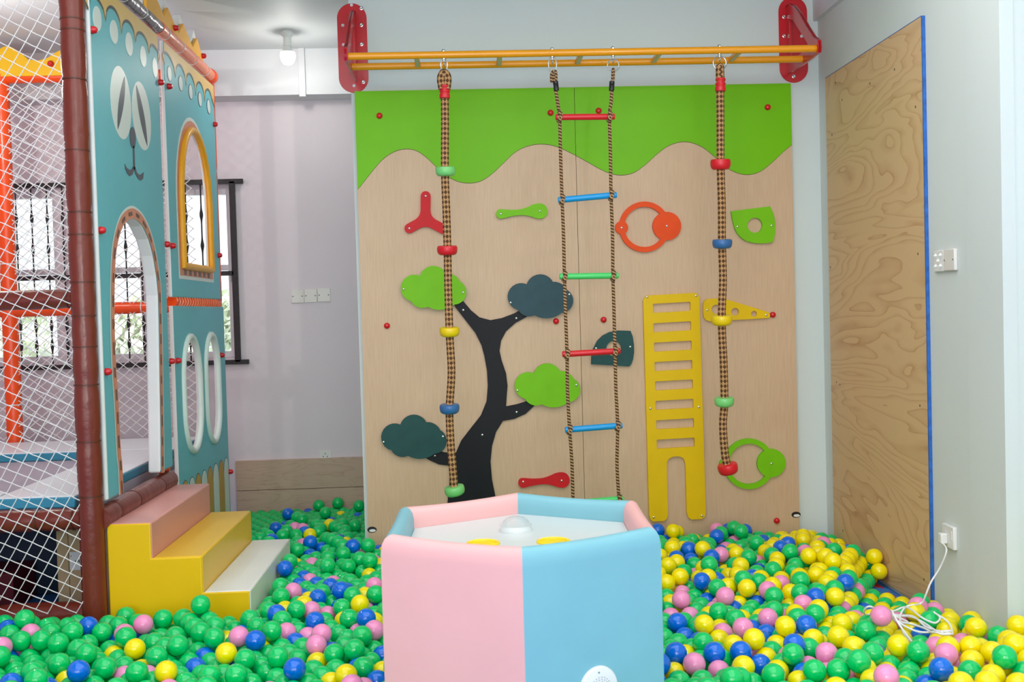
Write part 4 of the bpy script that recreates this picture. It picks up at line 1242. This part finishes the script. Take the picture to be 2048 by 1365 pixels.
# ------------------------------------------------------------------ hexagonal table
TZ = 0.766
TX, TY = 0.154, 3.313
RT = 0.471
TB = empty('hexagonal_play_table', (TX, TY, 0), 'pink and sky-blue padded hexagonal play table in front of the climbing board', 'play table')
A0 = -pi / 2 - 0.037
def hexv(r, k): return Vector((TX + r * math.cos(A0 + k * pi / 3), TY + r * math.sin(A0 + k * pi / 3), 0))
cols = ['t_blue', 't_pink', 't_blue', 't_pink', 't_blue', 't_pink']
prof_o = [(0.0, 0.0), (0.0, TZ - 0.05), (0.004, TZ - 0.025), (0.012, TZ - 0.010), (0.025, TZ - 0.001), (0.036, TZ), (0.048, TZ - 0.006), (0.056, TZ - 0.018), (0.060, TZ - 0.04), (0.060, TZ - 0.16)]
for k in range(6):
    mb = MB()
    a0, a1 = hexv(1, k) - hexv(0, k), hexv(1, k + 1) - hexv(0, k + 1)
    nU = 16
    V, F = [], []
    for i in range(nU + 1):
        t_ = i / nU
        for (ins, z) in prof_o:
            r = RT - ins / math.cos(pi / 6)
            sag = -0.010 * math.sin(pi * t_) * (1 if z > TZ - 0.06 else 0)
            p = (hexv(r, k) * (1 - t_) + hexv(r, k + 1) * t_)
            crn_ = min(t_, 1 - t_)
            V.append((p.x, p.y, z + sag * 0.6))
    n = len(prof_o)
    for i in range(nU):
        for j in range(n - 1):
            F.append((i * n + j, (i + 1) * n + j, (i + 1) * n + j + 1, i * n + j + 1))
    mb.add(V, F)
    mb.build('padded_side', M[cols[k]], TB, angle=50)
ZP = TZ - 0.069
MB().prism([[(hexv(RT - 0.071, k).x, hexv(RT - 0.071, k).y) for k in range(6)]], 'Z', ZP - 0.02, ZP).build('table_top', M['t_white'], TB, smooth=False)
dc = pt(1032, 1061, Z=ZP + 0.002)
dm = MB().lathe([(0.055, 0), (0.055, 0.006), (0.050, 0.012), (0.046, 0.018), (0.0, 0.018)], (dc.x, dc.y, ZP), n=36).build('dome_base', M['t_white'], TB)
MB().lathe([(0.053, 0.016), (0.0525, 0.019), (0.047, 0.022), (0.039, 0.034), (0.027, 0.043), (0.013, 0.047), (0, 0.048)], (dc.x, dc.y, ZP), n=36).build('clear_dome', M['dome'], TB)
for (px, py) in ((966, 1089), (1107, 1085)):
    q = pt(px, py, Z=ZP)
    MB().lathe([(0.040, 0.0), (0.041, 0.004), (0.046, 0.007), (0.052, 0.005), (0.053, 0.0)], (q.x, q.y, ZP), n=36).lathe([(0, 0.002), (0.04, 0.002)], (q.x, q.y, ZP), n=36).build('yellow_ring', M['t_yellow'], TB)
# speaker on the right front face
fa, fb = hexv(RT, 0), hexv(RT, 1)
nrm = ((fa + fb) / 2 - Vector((TX, TY, 0))).normalized()
tang = (fb - fa).normalized()
# centre seen at (1196, 1376) on that face
d = ray(1196, 1377)
d = Vector(d)
o_ = Vector((0, 0, CAMZ))
mid = (fa + fb) / 2
tt = (mid - o_).dot(nrm) / d.dot(nrm)
sc_ = o_ + d * tt
SPR = 0.063
spk = MB().lathe([(SPR, 0), (SPR, 0.006), (SPR * 0.95, 0.010), (SPR * 0.7, 0.013), (0, 0.014)], sc_, nrm, 36).build('speaker_grille', M['white_pl'], TB)
ho = MB()
for rr_, cnt in ((0.034, 22), (0.0275, 18), (0.021, 14), (0.0145, 10), (0.008, 6)):
    for k in range(cnt):
        a = 2 * pi * k / cnt
        ho.lathe([(0, 0.0008), (0.0016, 0.0008), (0.0016, 0)], sc_ + nrm * 0.0135 + tang * rr_ * math.cos(a) + Vector((0, 0, 1)) * rr_ * math.sin(a), nrm, 6)
ho.build('grille_holes', M['grille'], spk)
MB().lathe([(0, 0.001), (0.0025, 0.001), (0.003, 0)], sc_ + nrm * 0.0125 + Vector((0, 0, 0.048)) - tang * 0.004, nrm, 10).build('screw', M['steel'], spk)

# ------------------------------------------------------------------ foam mat corner seen between the balls
g = pt(1790, 1190, Z=0.012)
XMAT = min(pt(1776, 1186, Z=0.012).x + 0.015, XP - 0.045)
def jig():
    P = []
    x0, x1, y0, y1 = g.x - 0.75, XMAT, g.y - 0.6, g.y + 0.13
    P += [(x0, y0), (x1, y0)]
    n = 10
    for k in range(n):
        yy = y0 + (y1 - y0) * (k + 0.5) / n
        P += [(x1, yy - 0.018), (x1 + 0.016, yy - 0.024), (x1 + 0.022, yy), (x1 + 0.016, yy + 0.024), (x1, yy + 0.018)]
    P += [(x1, y1)]
    n = 9
    for k in range(n):
        xx = x1 - (x1 - x0) * (k + 0.5) / n
        P += [(xx + 0.018, y1), (xx + 0.024, y1 + 0.016), (xx, y1 + 0.022), (xx - 0.024, y1 + 0.016), (xx - 0.018, y1)]
    P += [(x0, y1)]
    return P
J = jig()
tag(MB().prism([J], 'Z', 0.001, 0.012).build('foam_mat', M['foam_blue'], smooth=False), 'blue jigsaw foam mat showing through a gap in the balls near the cable', 'foam mat')

tag(MB().box(XMAT - 0.05, XMAT + 0.02, g.y - 0.6, g.y + 0.3, 0.0005, 0.007).build('foam_mat', M['foam_red']), 'strip of red foam mat beside the blue jigsaw mat edge, at the plywood sheet', 'foam mat')
# ------------------------------------------------------------------ balls
BR_ = 0.04
class Pit:
    def __init__(s):
        s.c = []; s.g = {}
    def key(s, x, y): return (int(math.floor(x / 0.08)), int(math.floor(y / 0.08)))
    def add(s, x, y, z):
        s.g.setdefault(s.key(x, y), []).append(len(s.c)); s.c.append((x, y, z))
    def near(s, x, y):
        kx, ky = s.key(x, y)
        for i in (-1, 0, 1):
            for j in (-1, 0, 1):
                for q in s.g.get((kx + i, ky + j), ()): yield s.c[q]
    def height(s, x, y):
        h = BR_ + 0.001
        for (a, b, c) in s.near(x, y):
            d2 = (a - x) ** 2 + (b - y) ** 2
            if d2 < 0.0064: h = max(h, c + math.sqrt(0.0064 - d2))
        return h
def allowed(x, y):
    m_ = BR_ + 0.002
    if y < 2.75 or y > YA - 0.03 - m_: return False
    if x < XF + 0.06 and y > PY - 0.095 and y < 4.8: return False
    if y < 4.58:
        if x < -2.5 or x > (XS - m_ if y < 3.955 - m_ else XR - m_): return False
        if y > 3.955 - m_ and x > XR - m_: return False
    elif y < YB - m_:
        if x > XP - m_ or x < XF + m_: return False
    else:
        if x > -0.592 - m_ or x < XF + m_: return False
    if y > 4.58 and y < 4.74 and x < XF + m_ + 0.05: return False
    if x < xs_[3] + m_ and YS0 - m_ < y < YS1 + m_ and x > XF: return False
    dx, dy = x - TX, y - TY
    for k in range(6):
        a = A0 + (k + 0.5) * pi / 3
        if dx * math.cos(a) + dy * math.sin(a) > RT * math.cos(pi / 6) + m_: break
    else: return False
    return True
gap = pt(1776, 1196, Z=0.0)
def in_gap(x, y): return ((x - gap.x) / 0.10) ** 2 + ((y - gap.y + 0.04) / 0.20) ** 2 < 1
def single_zone(x, y):
    return gap.y - 0.62 < y < gap.y and abs(x - gap.x * y / gap.y) < 0.13
coilc = pt(1818, 1248, Z=0.16)
def low_zone(x, y):
    return ((x - coilc.x) / 0.34) ** 2 + ((y - coilc.y) / 0.30) ** 2 < 1 or ((x - gap.x) / 0.17) ** 2 + ((y - gap.y + 0.26) / 0.36) ** 2 < 1
pit = Pit()
DX, DYs = 0.0812, 0.0812 * 0.866
row = 0
y = 2.76
while y < YA:
    x = -2.5 + (DX / 2 if row % 2 else 0)
    while x < XS:
        jx, jy = x + rnd.uniform(-.0012, .0012), y + rnd.uniform(-.0012, .0012)
        if allowed(jx, jy) and not in_gap(jx, jy): pit.add(jx, jy, BR_ + 0.001)
        x += DX
    y += DYs; row += 1
n1 = len(pit.c)
# second layer rests in the hollows
row = 0
y = 2.76 + DYs / 3
L2 = []
while y < YA:
    x = -2.5 + (DX / 2 if row % 2 else 0) + DX / 2
    while x < XS:
        jx, jy = x + rnd.uniform(-.004, .004), y + rnd.uniform(-.004, .004)
        keep = 0.97 if jy < 6.1 else (0.5 if jy < 6.6 else 0.10)
        if allowed(jx, jy) and not in_gap(jx, jy) and not single_zone(jx, jy) and rnd.random() < keep: L2.append((jx, jy))
        x += DX
    y += DYs; row += 1
rnd.shuffle(L2)
def settle(x, y, steps=14):
    z = pit.height(x, y)
    st = 0.016
    for _ in range(steps):
        best = None
        for k in range(8):
            a = k * pi / 4
            nx, ny = x + st * math.cos(a), y + st * math.sin(a)
            if not allowed(nx, ny) or in_gap(nx, ny): continue
            h = pit.height(nx, ny)
            if h < z - 1e-4 and (best is None or h < best[0]): best = (h, nx, ny)
        if best: z, x, y = best
        else:
            st *= 0.5
            if st < 0.0015: break
    return x, y, z
for (x, y) in L2:
    pit.add(*settle(x, y, 10))
n2 = len(pit.c)
# loose balls on top, thicker along the right wall and in front of the steps
def dens(x, y):
    if y > 6.0: return 0.0
    if x > 0.55:
        v = 0.42
        if x > 1.35 and y > 4.4: v = 0.8
        if y > 5.45: v = 0.22
        if low_zone(x, y): v = 0.0
        if x < 1.1 and y < 4.4: v = 0.03
        return v
    if x < XF and y > PY - 0.32: return 0.9
    if y < 4.6 and x < -0.75: return 0.45 if y > 4.2 else 0.25
    return 0.07
cand = 0
tries = []
for k in range(2600):
    x, y = rnd.uniform(-2.4, 2.6), rnd.uniform(2.8, 6.4)
    if not allowed(x, y) or in_gap(x, y): continue
    if rnd.random() > dens(x, y): continue
    tries.append((x, y))
for x, y in tries:
    r = settle(x, y, 14)
    if r[2] < (0.27 if r[1] < 5.4 else 0.18) and not low_zone(r[0], r[1]) and not single_zone(r[0], r[1]): pit.add(*r)
for px_, py_ in ((1752, 1090), (1768, 1106), (1776, 1121), (1788, 1135), (1806, 1150), (1820, 1163)):
    q = pt(px_, py_, X=XP - 0.0445)
    if in_gap(q.x, q.y) or not allowed(q.x, q.y): continue
    r = settle(q.x, q.y, 6)
    pit.add(*r)
q = pt(1762, 1237, Z=0.20)
pit.add(q.x, q.y, pit.height(q.x, q.y))
B = pit.c
TG = '''b29,1239 b184,1241 p55,1267 p56,1297 p18,1293 b18,1306 b233,1278 b269,1278 p250,1245 p289,1248 b290,1222 g396,1217 y453,1269 p466,1280 b494,1267 b510,1272 y512,1282 p571,1257 b594,1278 p625,1263 b405,1309 y455,1307
b466,1322 b392,1328 y283,1333 y316,1341 p246,1344 b104,1356 y115,1361 b159,1361 b599,1339 p531,1356 p327,1359 y599,1115 g437,1195 y675,1026 b580,1019 b709,1029 b617,1021 p592,1042 p604,1052 y650,1046 b661,1040 b600,1064
b554,1056 b548,1069 y616,1070 b625,1077 b689,1069 b702,1088 b637,1093 b623,1104 p725,1100 p748,1114 y762,1100 b755,1081 y733,1139 p621,1124 p625,1152 p661,1149 p590,1173 b603,1150 b594,1164 b621,1164 b607,1183 b637,1184
b666,1179 b693,1174 y573,1201 y600,1203 y628,1197 p741,1163 y724,1176 y755,1174 p741,1198 b744,1208 y720,1205 b563,1215 p623,1221 p645,1225 b668,1221 y757,1228 b716,1239 p741,1243 y679,1243 b623,1235 p637,1252 p621,1265
p707,1259 b649,1296 y651,1313 b764,1296 b710,1327 p711,1344 b747,1352 y656,1356 y699,1358 p754,1359 y1349,1060 y1386,1057 y1414,1075 b1338,1066 p1453,1086 p1475,1078 b1442,1078 g1482,1062 g1503,1066 g1505,1078 y1393,1089
b1413,1107 b1371,1117 b1356,1097 b1386,1097 y1394,1124 y1437,1118 b1437,1129 y1455,1146 y1482,1133 y1471,1113 g1515,1133 y1526,1104 b1526,1082 y1554,1080 b1552,1093 y1557,1122 b1581,1115 p1596,1104 y1619,1086 b1585,1091
b1702,1089 g1676,1091 g1657,1060 g1738,1086 y1643,1118 y1702,1126 y1669,1124 y1767,1106 y1758,1120 g1744,1113 y1786,1135 b1688,1157 g1727,1157 y1773,1153 y1793,1177 y1820,1162 g1826,1186 y1811,1204 y1649,1168 p1526,1168
p1561,1159 y1530,1153 b1430,1159 b1400,1171 y1479,1177 g1481,1193 y1570,1204 y1563,1179 p1597,1197 b1621,1190 y1643,1197 g1654,1208 y1681,1197 g1756,1197 g1616,1230 p1347,1223 p1365,1208 p1386,1223 y1413,1218 b1349,1250
b1367,1252 b1386,1265 y1439,1241 y1426,1250 p1462,1250 p1479,1241 y1444,1257 y1468,1263 y1424,1265 p1526,1228 b1530,1239 p1557,1234 b1528,1255 b1486,1257 p1639,1250 p1716,1226 y1563,1243 b1587,1261 b1610,1254 p1762,1237
y1621,1270 y1650,1272 y1724,1279 y1707,1303 g1753,1298 p1616,1332 p1700,1341 p1570,1307 p1645,1305 g1605,1305 p1499,1316 b1532,1325 y1479,1325 b1490,1296 y1508,1283 y1546,1283 y1515,1303 y1541,1316 b1585,1285 b1625,1292
b1417,1312 b1331,1330 b1355,1321 p1376,1332 y1355,1341 y1581,1330 y1745,1318 y1745,1341 y1785,1281 y1797,1307 g1807,1330 g1840,1312 b1873,1327 b1844,1354 p1778,1354 p1888,1301 y1941,1301 p1921,1327 y1921,1347 p1983,1281
y1990,1298 g1985,1308 p1975,1321 y2027,1276 y2023,1329 g2001,1259 p1921,1272 y1932,1261 g1930,1248 y1902,1228 g1877,1219 y1864,1201 p1996,1360 y1965,1343 g1954,1358'''.split()
CN = dict(g='green', y='yellow', b='blue', p='pink')
pr = np.array([project(b) for b in B])
# visible pixels of each ball at half size, nearest first
Wd, Hd = 1024, 683
zbuf = np.full((Hd, Wd), 1e9); idb = np.full((Hd, Wd), -1, int)
def fill_poly(P, depth):
    P = [(x / 2, y / 2) for x, y in P]
    ys = np.arange(Hd)[:, None] + 0.5; xs = np.arange(Wd)[None, :] + 0.5
    ins = np.zeros((Hd, Wd), bool)
    for (xa, ya), (xb, yb) in zip(P, P[1:] + P[:1]):
        c = ((ya > ys) != (yb > ys)) & (xs < (xb - xa) * (ys - ya) / (yb - ya + 1e-9) + xa)
        ins ^= c
    zbuf[ins] = np.minimum(zbuf[ins], depth)
fill_poly([(770, 1075), (1312, 1060), (1325, 1400), (775, 1400)], 2.9)
fill_poly([(207, 1048), (301, 1048), (301, 1115), (404, 1115), (404, 1183), (500, 1183), (505, 1260), (207, 1260)], 4.65)
fill_poly([(500, 1183), (583, 1079), (590, 1180), (505, 1260)], 4.9)
for i in range(len(B)):
    px, py, dz = pr[i]
    if dz < 0.3: continue
    r = BR_ * FPX / dz / 2
    x0, x1, y0, y1 = int(px / 2 - r), int(px / 2 + r) + 2, int(py / 2 - r), int(py / 2 + r) + 2
    x0, y0, x1, y1 = max(0, x0), max(0, y0), min(Wd, x1), min(Hd, y1)
    if x0 >= x1 or y0 >= y1: continue
    yy, xx = np.mgrid[y0:y1, x0:x1]
    d2 = ((xx + .5 - px / 2) ** 2 + (yy + .5 - py / 2) ** 2) / (r * r)
    zz = dz - BR_ * np.sqrt(np.clip(1 - d2, 0, 1))
    k = (d2 < 1) & (zz < zbuf[y0:y1, x0:x1])
    zbuf[y0:y1, x0:x1][k] = zz[k]; idb[y0:y1, x0:x1][k] = i
vis = np.bincount(idb[idb >= 0].ravel(), minlength=len(B))
col = [None] * len(B)
vidx = np.where(vis > 6)[0]
# centre of what shows of each ball
ys_, xs2 = np.nonzero(idb >= 0)
ii = idb[ys_, xs2]
cxv = np.bincount(ii, xs2 * 2.0, len(B)) / np.maximum(vis, 1)
cyv = np.bincount(ii, ys_ * 2.0, len(B)) / np.maximum(vis, 1)
for t_ in TG:
    tx_, ty_ = (float(v) for v in t_[1:].split(','))
    dd = np.hypot(cxv[vidx] - tx_, cyv[vidx] - ty_)
    for k in np.argsort(dd)[:3]:
        if dd[k] < 26 and col[vidx[k]] is None:
            col[vidx[k]] = CN[t_[0]]; break
for i in range(len(B)):
    if col[i]: continue
    px, py, dz = pr[i]
    X, Yy = B[i][0], B[i][1]
    if X < 0.45:
        if Yy < 4.5 and px < 430: wgt = (0.97, 0.01, 0.01, 0.01)
        else: wgt = (0.93, 0.015, 0.04, 0.015)
    elif X < 1.05 and Yy < 4.5: wgt = (0.93, 0.02, 0.03, 0.02)
    elif X > 1.55: wgt = (0.28, 0.62, 0.04, 0.06)
    elif Yy > 5.1: wgt = (0.62, 0.2, 0.14, 0.04)
    else: wgt = (0.52, 0.36, 0.07, 0.05)
    col[i] = rnd.choices(('green', 'yellow', 'blue', 'pink'), wgt)[0]
order = np.argsort(-vis)
solo = [int(i) for i in order[:300]]
solo_set = set(solo)
def sphere(n, m_):
    V, F = [(0, 0, BR_)], []
    for j in range(1, m_):
        t_ = pi * j / m_
        for k in range(n):
            a = 2 * pi * k / n
            V.append((BR_ * math.sin(t_) * math.cos(a), BR_ * math.sin(t_) * math.sin(a), BR_ * math.cos(t_)))
    V.append((0, 0, -BR_))
    e = len(V) - 1
    for k in range(n):
        F.append((0, 1 + k, 1 + (k + 1) % n))
        F.append((e, e - n + (k + 1) % n, e - n + k))
    for j in range(m_ - 2):
        for k in range(n):
            a, b = 1 + j * n + k, 1 + j * n + (k + 1) % n
            F.append((a, a + n, b + n, b))
    return V, F
# the mass of smaller balls
sv, sf = sphere(16, 11)
svn = np.array(sv)
names = list(BALL)
allv, allf, allm = [], [], []
nv = len(sv)
rest = [i for i in range(len(B)) if i not in solo_set]
allv = np.concatenate([svn + np.array(B[i]) for i in rest])
faces = []
for k in range(len(rest)):
    o = k * nv
    faces += [tuple(v + o for v in f) for f in sf]
me = bpy.data.meshes.new('plastic_balls')
me.from_pydata(allv.tolist(), [], faces)
for n_ in names: me.materials.append(BALL[n_])
me.polygons.foreach_set('material_index', np.repeat([names.index(col[i]) for i in rest], len(sf)).astype(np.int32))
me.polygons.foreach_set('use_smooth', [True] * len(me.polygons))
me.update()
mass = bpy.data.objects.new('plastic_balls', me)
C.objects.link(mass)
tag(mass, 'mass of smaller-looking green, yellow, blue and pink balls filling the pit', 'ball pit balls', 'loose plastic balls in the pit', 'stuff')
# the 300 that show largest
bv, bf = sphere(32, 20)
bmesh_ = {}
for n_ in names:
    m_ = bpy.data.meshes.new(n_ + '_ball')
    m_.from_pydata(bv, [], bf)
    m_.materials.append(BALL[n_])
    m_.polygons.foreach_set('use_smooth', [True] * len(m_.polygons))
    m_.update()
    bmesh_[n_] = m_
def zone(i):
    px, py = cxv[i], cyv[i]
    if px < 215: return 'below the netting'
    if px < 520 and py < 1290: return 'by the foam steps'
    if px < 430: return 'at the front left'
    if px < 780: return 'left of the table'
    if px < 1560: return 'right of the table'
    if 1700 < px < 1930 and 1195 < py < 1300: return 'by the white cable'
    if py < 1215 and px < 1870: return 'by the plywood sheet'
    if px < 1800: return 'before the cable'
    return 'by the wall end'
vv = [int(i) for i in vidx]
def neigh(i):
    """colours of the visible balls to the left, right, behind and in front."""
    d = {}
    r2 = 2 * BR_ * FPX / pr[i][2]
    for nm, (ux, uy) in (('left', (-1, 0)), ('right', (1, 0)), ('behind', (0, -0.7)), ('front', (0, 0.7))):
        tx_, ty_ = cxv[i] + ux * r2, cyv[i] + uy * r2
        dd = np.hypot(cxv[vidx] - tx_, cyv[vidx] - ty_)
        for k in np.argsort(dd)[:2]:
            if vidx[k] != i and dd[k] < r2 * 0.6:
                d[nm] = col[vidx[k]]; break
    return d
desc = {}
for i in solo:
    d = neigh(i)
    z_ = zone(i)
    cands = ['%s plastic ball %s' % (col[i], z_)]
    odd = [(k, v) for k, v in d.items() if v != col[i]]
    word = dict(left='at left', right='at right', behind='behind', front='in front')
    if odd:
        cands.append('%s ball %s, touching a %s one %s' % (col[i], z_, odd[0][1], word[odd[0][0]]))
    if len(odd) > 1:
        cands.append('%s ball %s, %s %s, %s %s' % (col[i], z_, odd[0][1], word[odd[0][0]], odd[1][1], word[odd[1][0]]))
    desc[i] = cands
lab = {}
todo = set(solo)
for lev in (0, 1, 2):
    cnt = {}
    for i in todo:
        if lev >= len(desc[i]): continue
        c = desc[i][lev]
        cnt.setdefault(c, []).append(i)
    for c, L in cnt.items():
        if len(L) == 1: lab[L[0]] = c
    todo -= set(lab)
left = {}
for i in todo: left.setdefault(desc[i][-1], []).append(i)
ordw = ['first', 'second', 'third', 'fourth', 'fifth', 'sixth', 'seventh', 'eighth']
def nth(k, n):
    if n == 2: return ('left', 'right')[k] + ' of two'
    if k == 0: return 'leftmost of %d' % n
    if k == n - 1: return 'rightmost of %d' % n
    return (ordw[k] if k < len(ordw) else '%dth' % (k + 1)) + ' from left'
for c, L in left.items():
    L.sort(key=lambda i: cxv[i])
    plain = len(desc[L[0]]) == 1
    if len(L) == 1: lab[L[0]] = c
    elif len(L) <= 8 or not plain:
        for k, i in enumerate(L): lab[i] = (c + ', ' + nth(k, len(L)))
    else:
        for i in L: lab[i] = '%s among other %s balls only' % (c, col[i])
first = {}
for i in solo:
    c = col[i]
    if c not in first:
        o = bpy.data.objects.new(c + '_plastic_ball', bmesh_[c]); first[c] = o
    else:
        o = first[c].copy()
    o.location = B[i]
    C.objects.link(o)
    o.rotation_euler = (0, 0, 0)
    tag(o, lab[i], 'ball', 'loose plastic balls in the pit')

# ------------------------------------------------------------------ white cable coil
def top(x, y):
    h = 0.02
    for (a, b, c) in pit.near(x, y):
        d2 = (a - x) ** 2 + (b - y) ** 2
        if d2 < BR_ ** 2: h = max(h, c + math.sqrt(BR_ ** 2 - d2))
    return h
zc_ = 0.17
cb_ = empty('power_cable', SOCK, 'white power cable plugged into the right wall and coiled on the balls', 'cable')
MB().box(SOCK[0] - 0.030, SOCK[0], SOCK[1] - 0.016, SOCK[1] + 0.016, SOCK[2] - 0.014, SOCK[2] + 0.030).build('plug', M['white_pl'], cb_, bevel=0.005, seg=3)
hang = [Vector((SOCK[0] - 0.018, SOCK[1], SOCK[2] - 0.012)), pt(1893, 1102, X=1.99), pt(1880, 1136, X=1.97), pt(1862, 1165, X=1.93), pt(1851, 1192, X=1.88), pt(1844, 1206, Z=0.20), pt(1828, 1211, Z=0.185), pt(1809, 1214, Z=0.18)]
coil = [(1800, 1228), (1804, 1250), (1814, 1272), (1828, 1291), (1812, 1274), (1790, 1258), (1782, 1246), (1786, 1238), (1800, 1236), (1830, 1246), (1866, 1256), (1900, 1264), (1905, 1262), (1896, 1250), (1868, 1238),
        (1880, 1242), (1868, 1247), (1840, 1240), (1812, 1222), (1790, 1218), (1770, 1212), (1742, 1206), (1768, 1216), (1800, 1224), (1826, 1232), (1850, 1250), (1880, 1262), (1902, 1264), (1870, 1264), (1836, 1258), (1800, 1250), (1796, 1248),
        (1820, 1244), (1846, 1254), (1872, 1270), (1900, 1272), (1880, 1268), (1850, 1250), (1820, 1232), (1800, 1222), (1776, 1222), (1750, 1226), (1732, 1236), (1729, 1246), (1742, 1248), (1760, 1240), (1790, 1228), (1816, 1236)]
CP = list(hang)
for k, (px, py) in enumerate(coil):
    p = pt(px, py, Z=zc_ + 0.004 * math.sin(k * 1.3))
    CP.append(p)
path = catmull(CP, 7, False)
hh_ = [max(top(p.x + dx, p.y + dy) for dx in (-.03, -.015, 0, .015, .03) for dy in (-.03, 0, .03)) for p in path]
sm = [p.copy() for p in path]
k0 = 48
for i in range(k0, len(path)):
    sm[i].z = sum(hh_[max(0, i - 5):i + 6]) / len(hh_[max(0, i - 5):i + 6]) + 0.004
for _ in range(14):
    for i in range(k0 - 6, len(path) - 1): sm[i].z = (sm[i - 1].z + sm[i].z + sm[i + 1].z) / 3
for i in range(k0, len(path)):
    sm[i].z = max(sm[i].z, top(sm[i].x, sm[i].y) + 0.003) if i > k0 + 8 else sm[i].z
MB().tube(sm, 0.0037, 8).build('cord', M['cable'], cb_)
print('balls', len(B), n1, n2, 'solo', len(solo), 'labels', len(set(lab.values())))
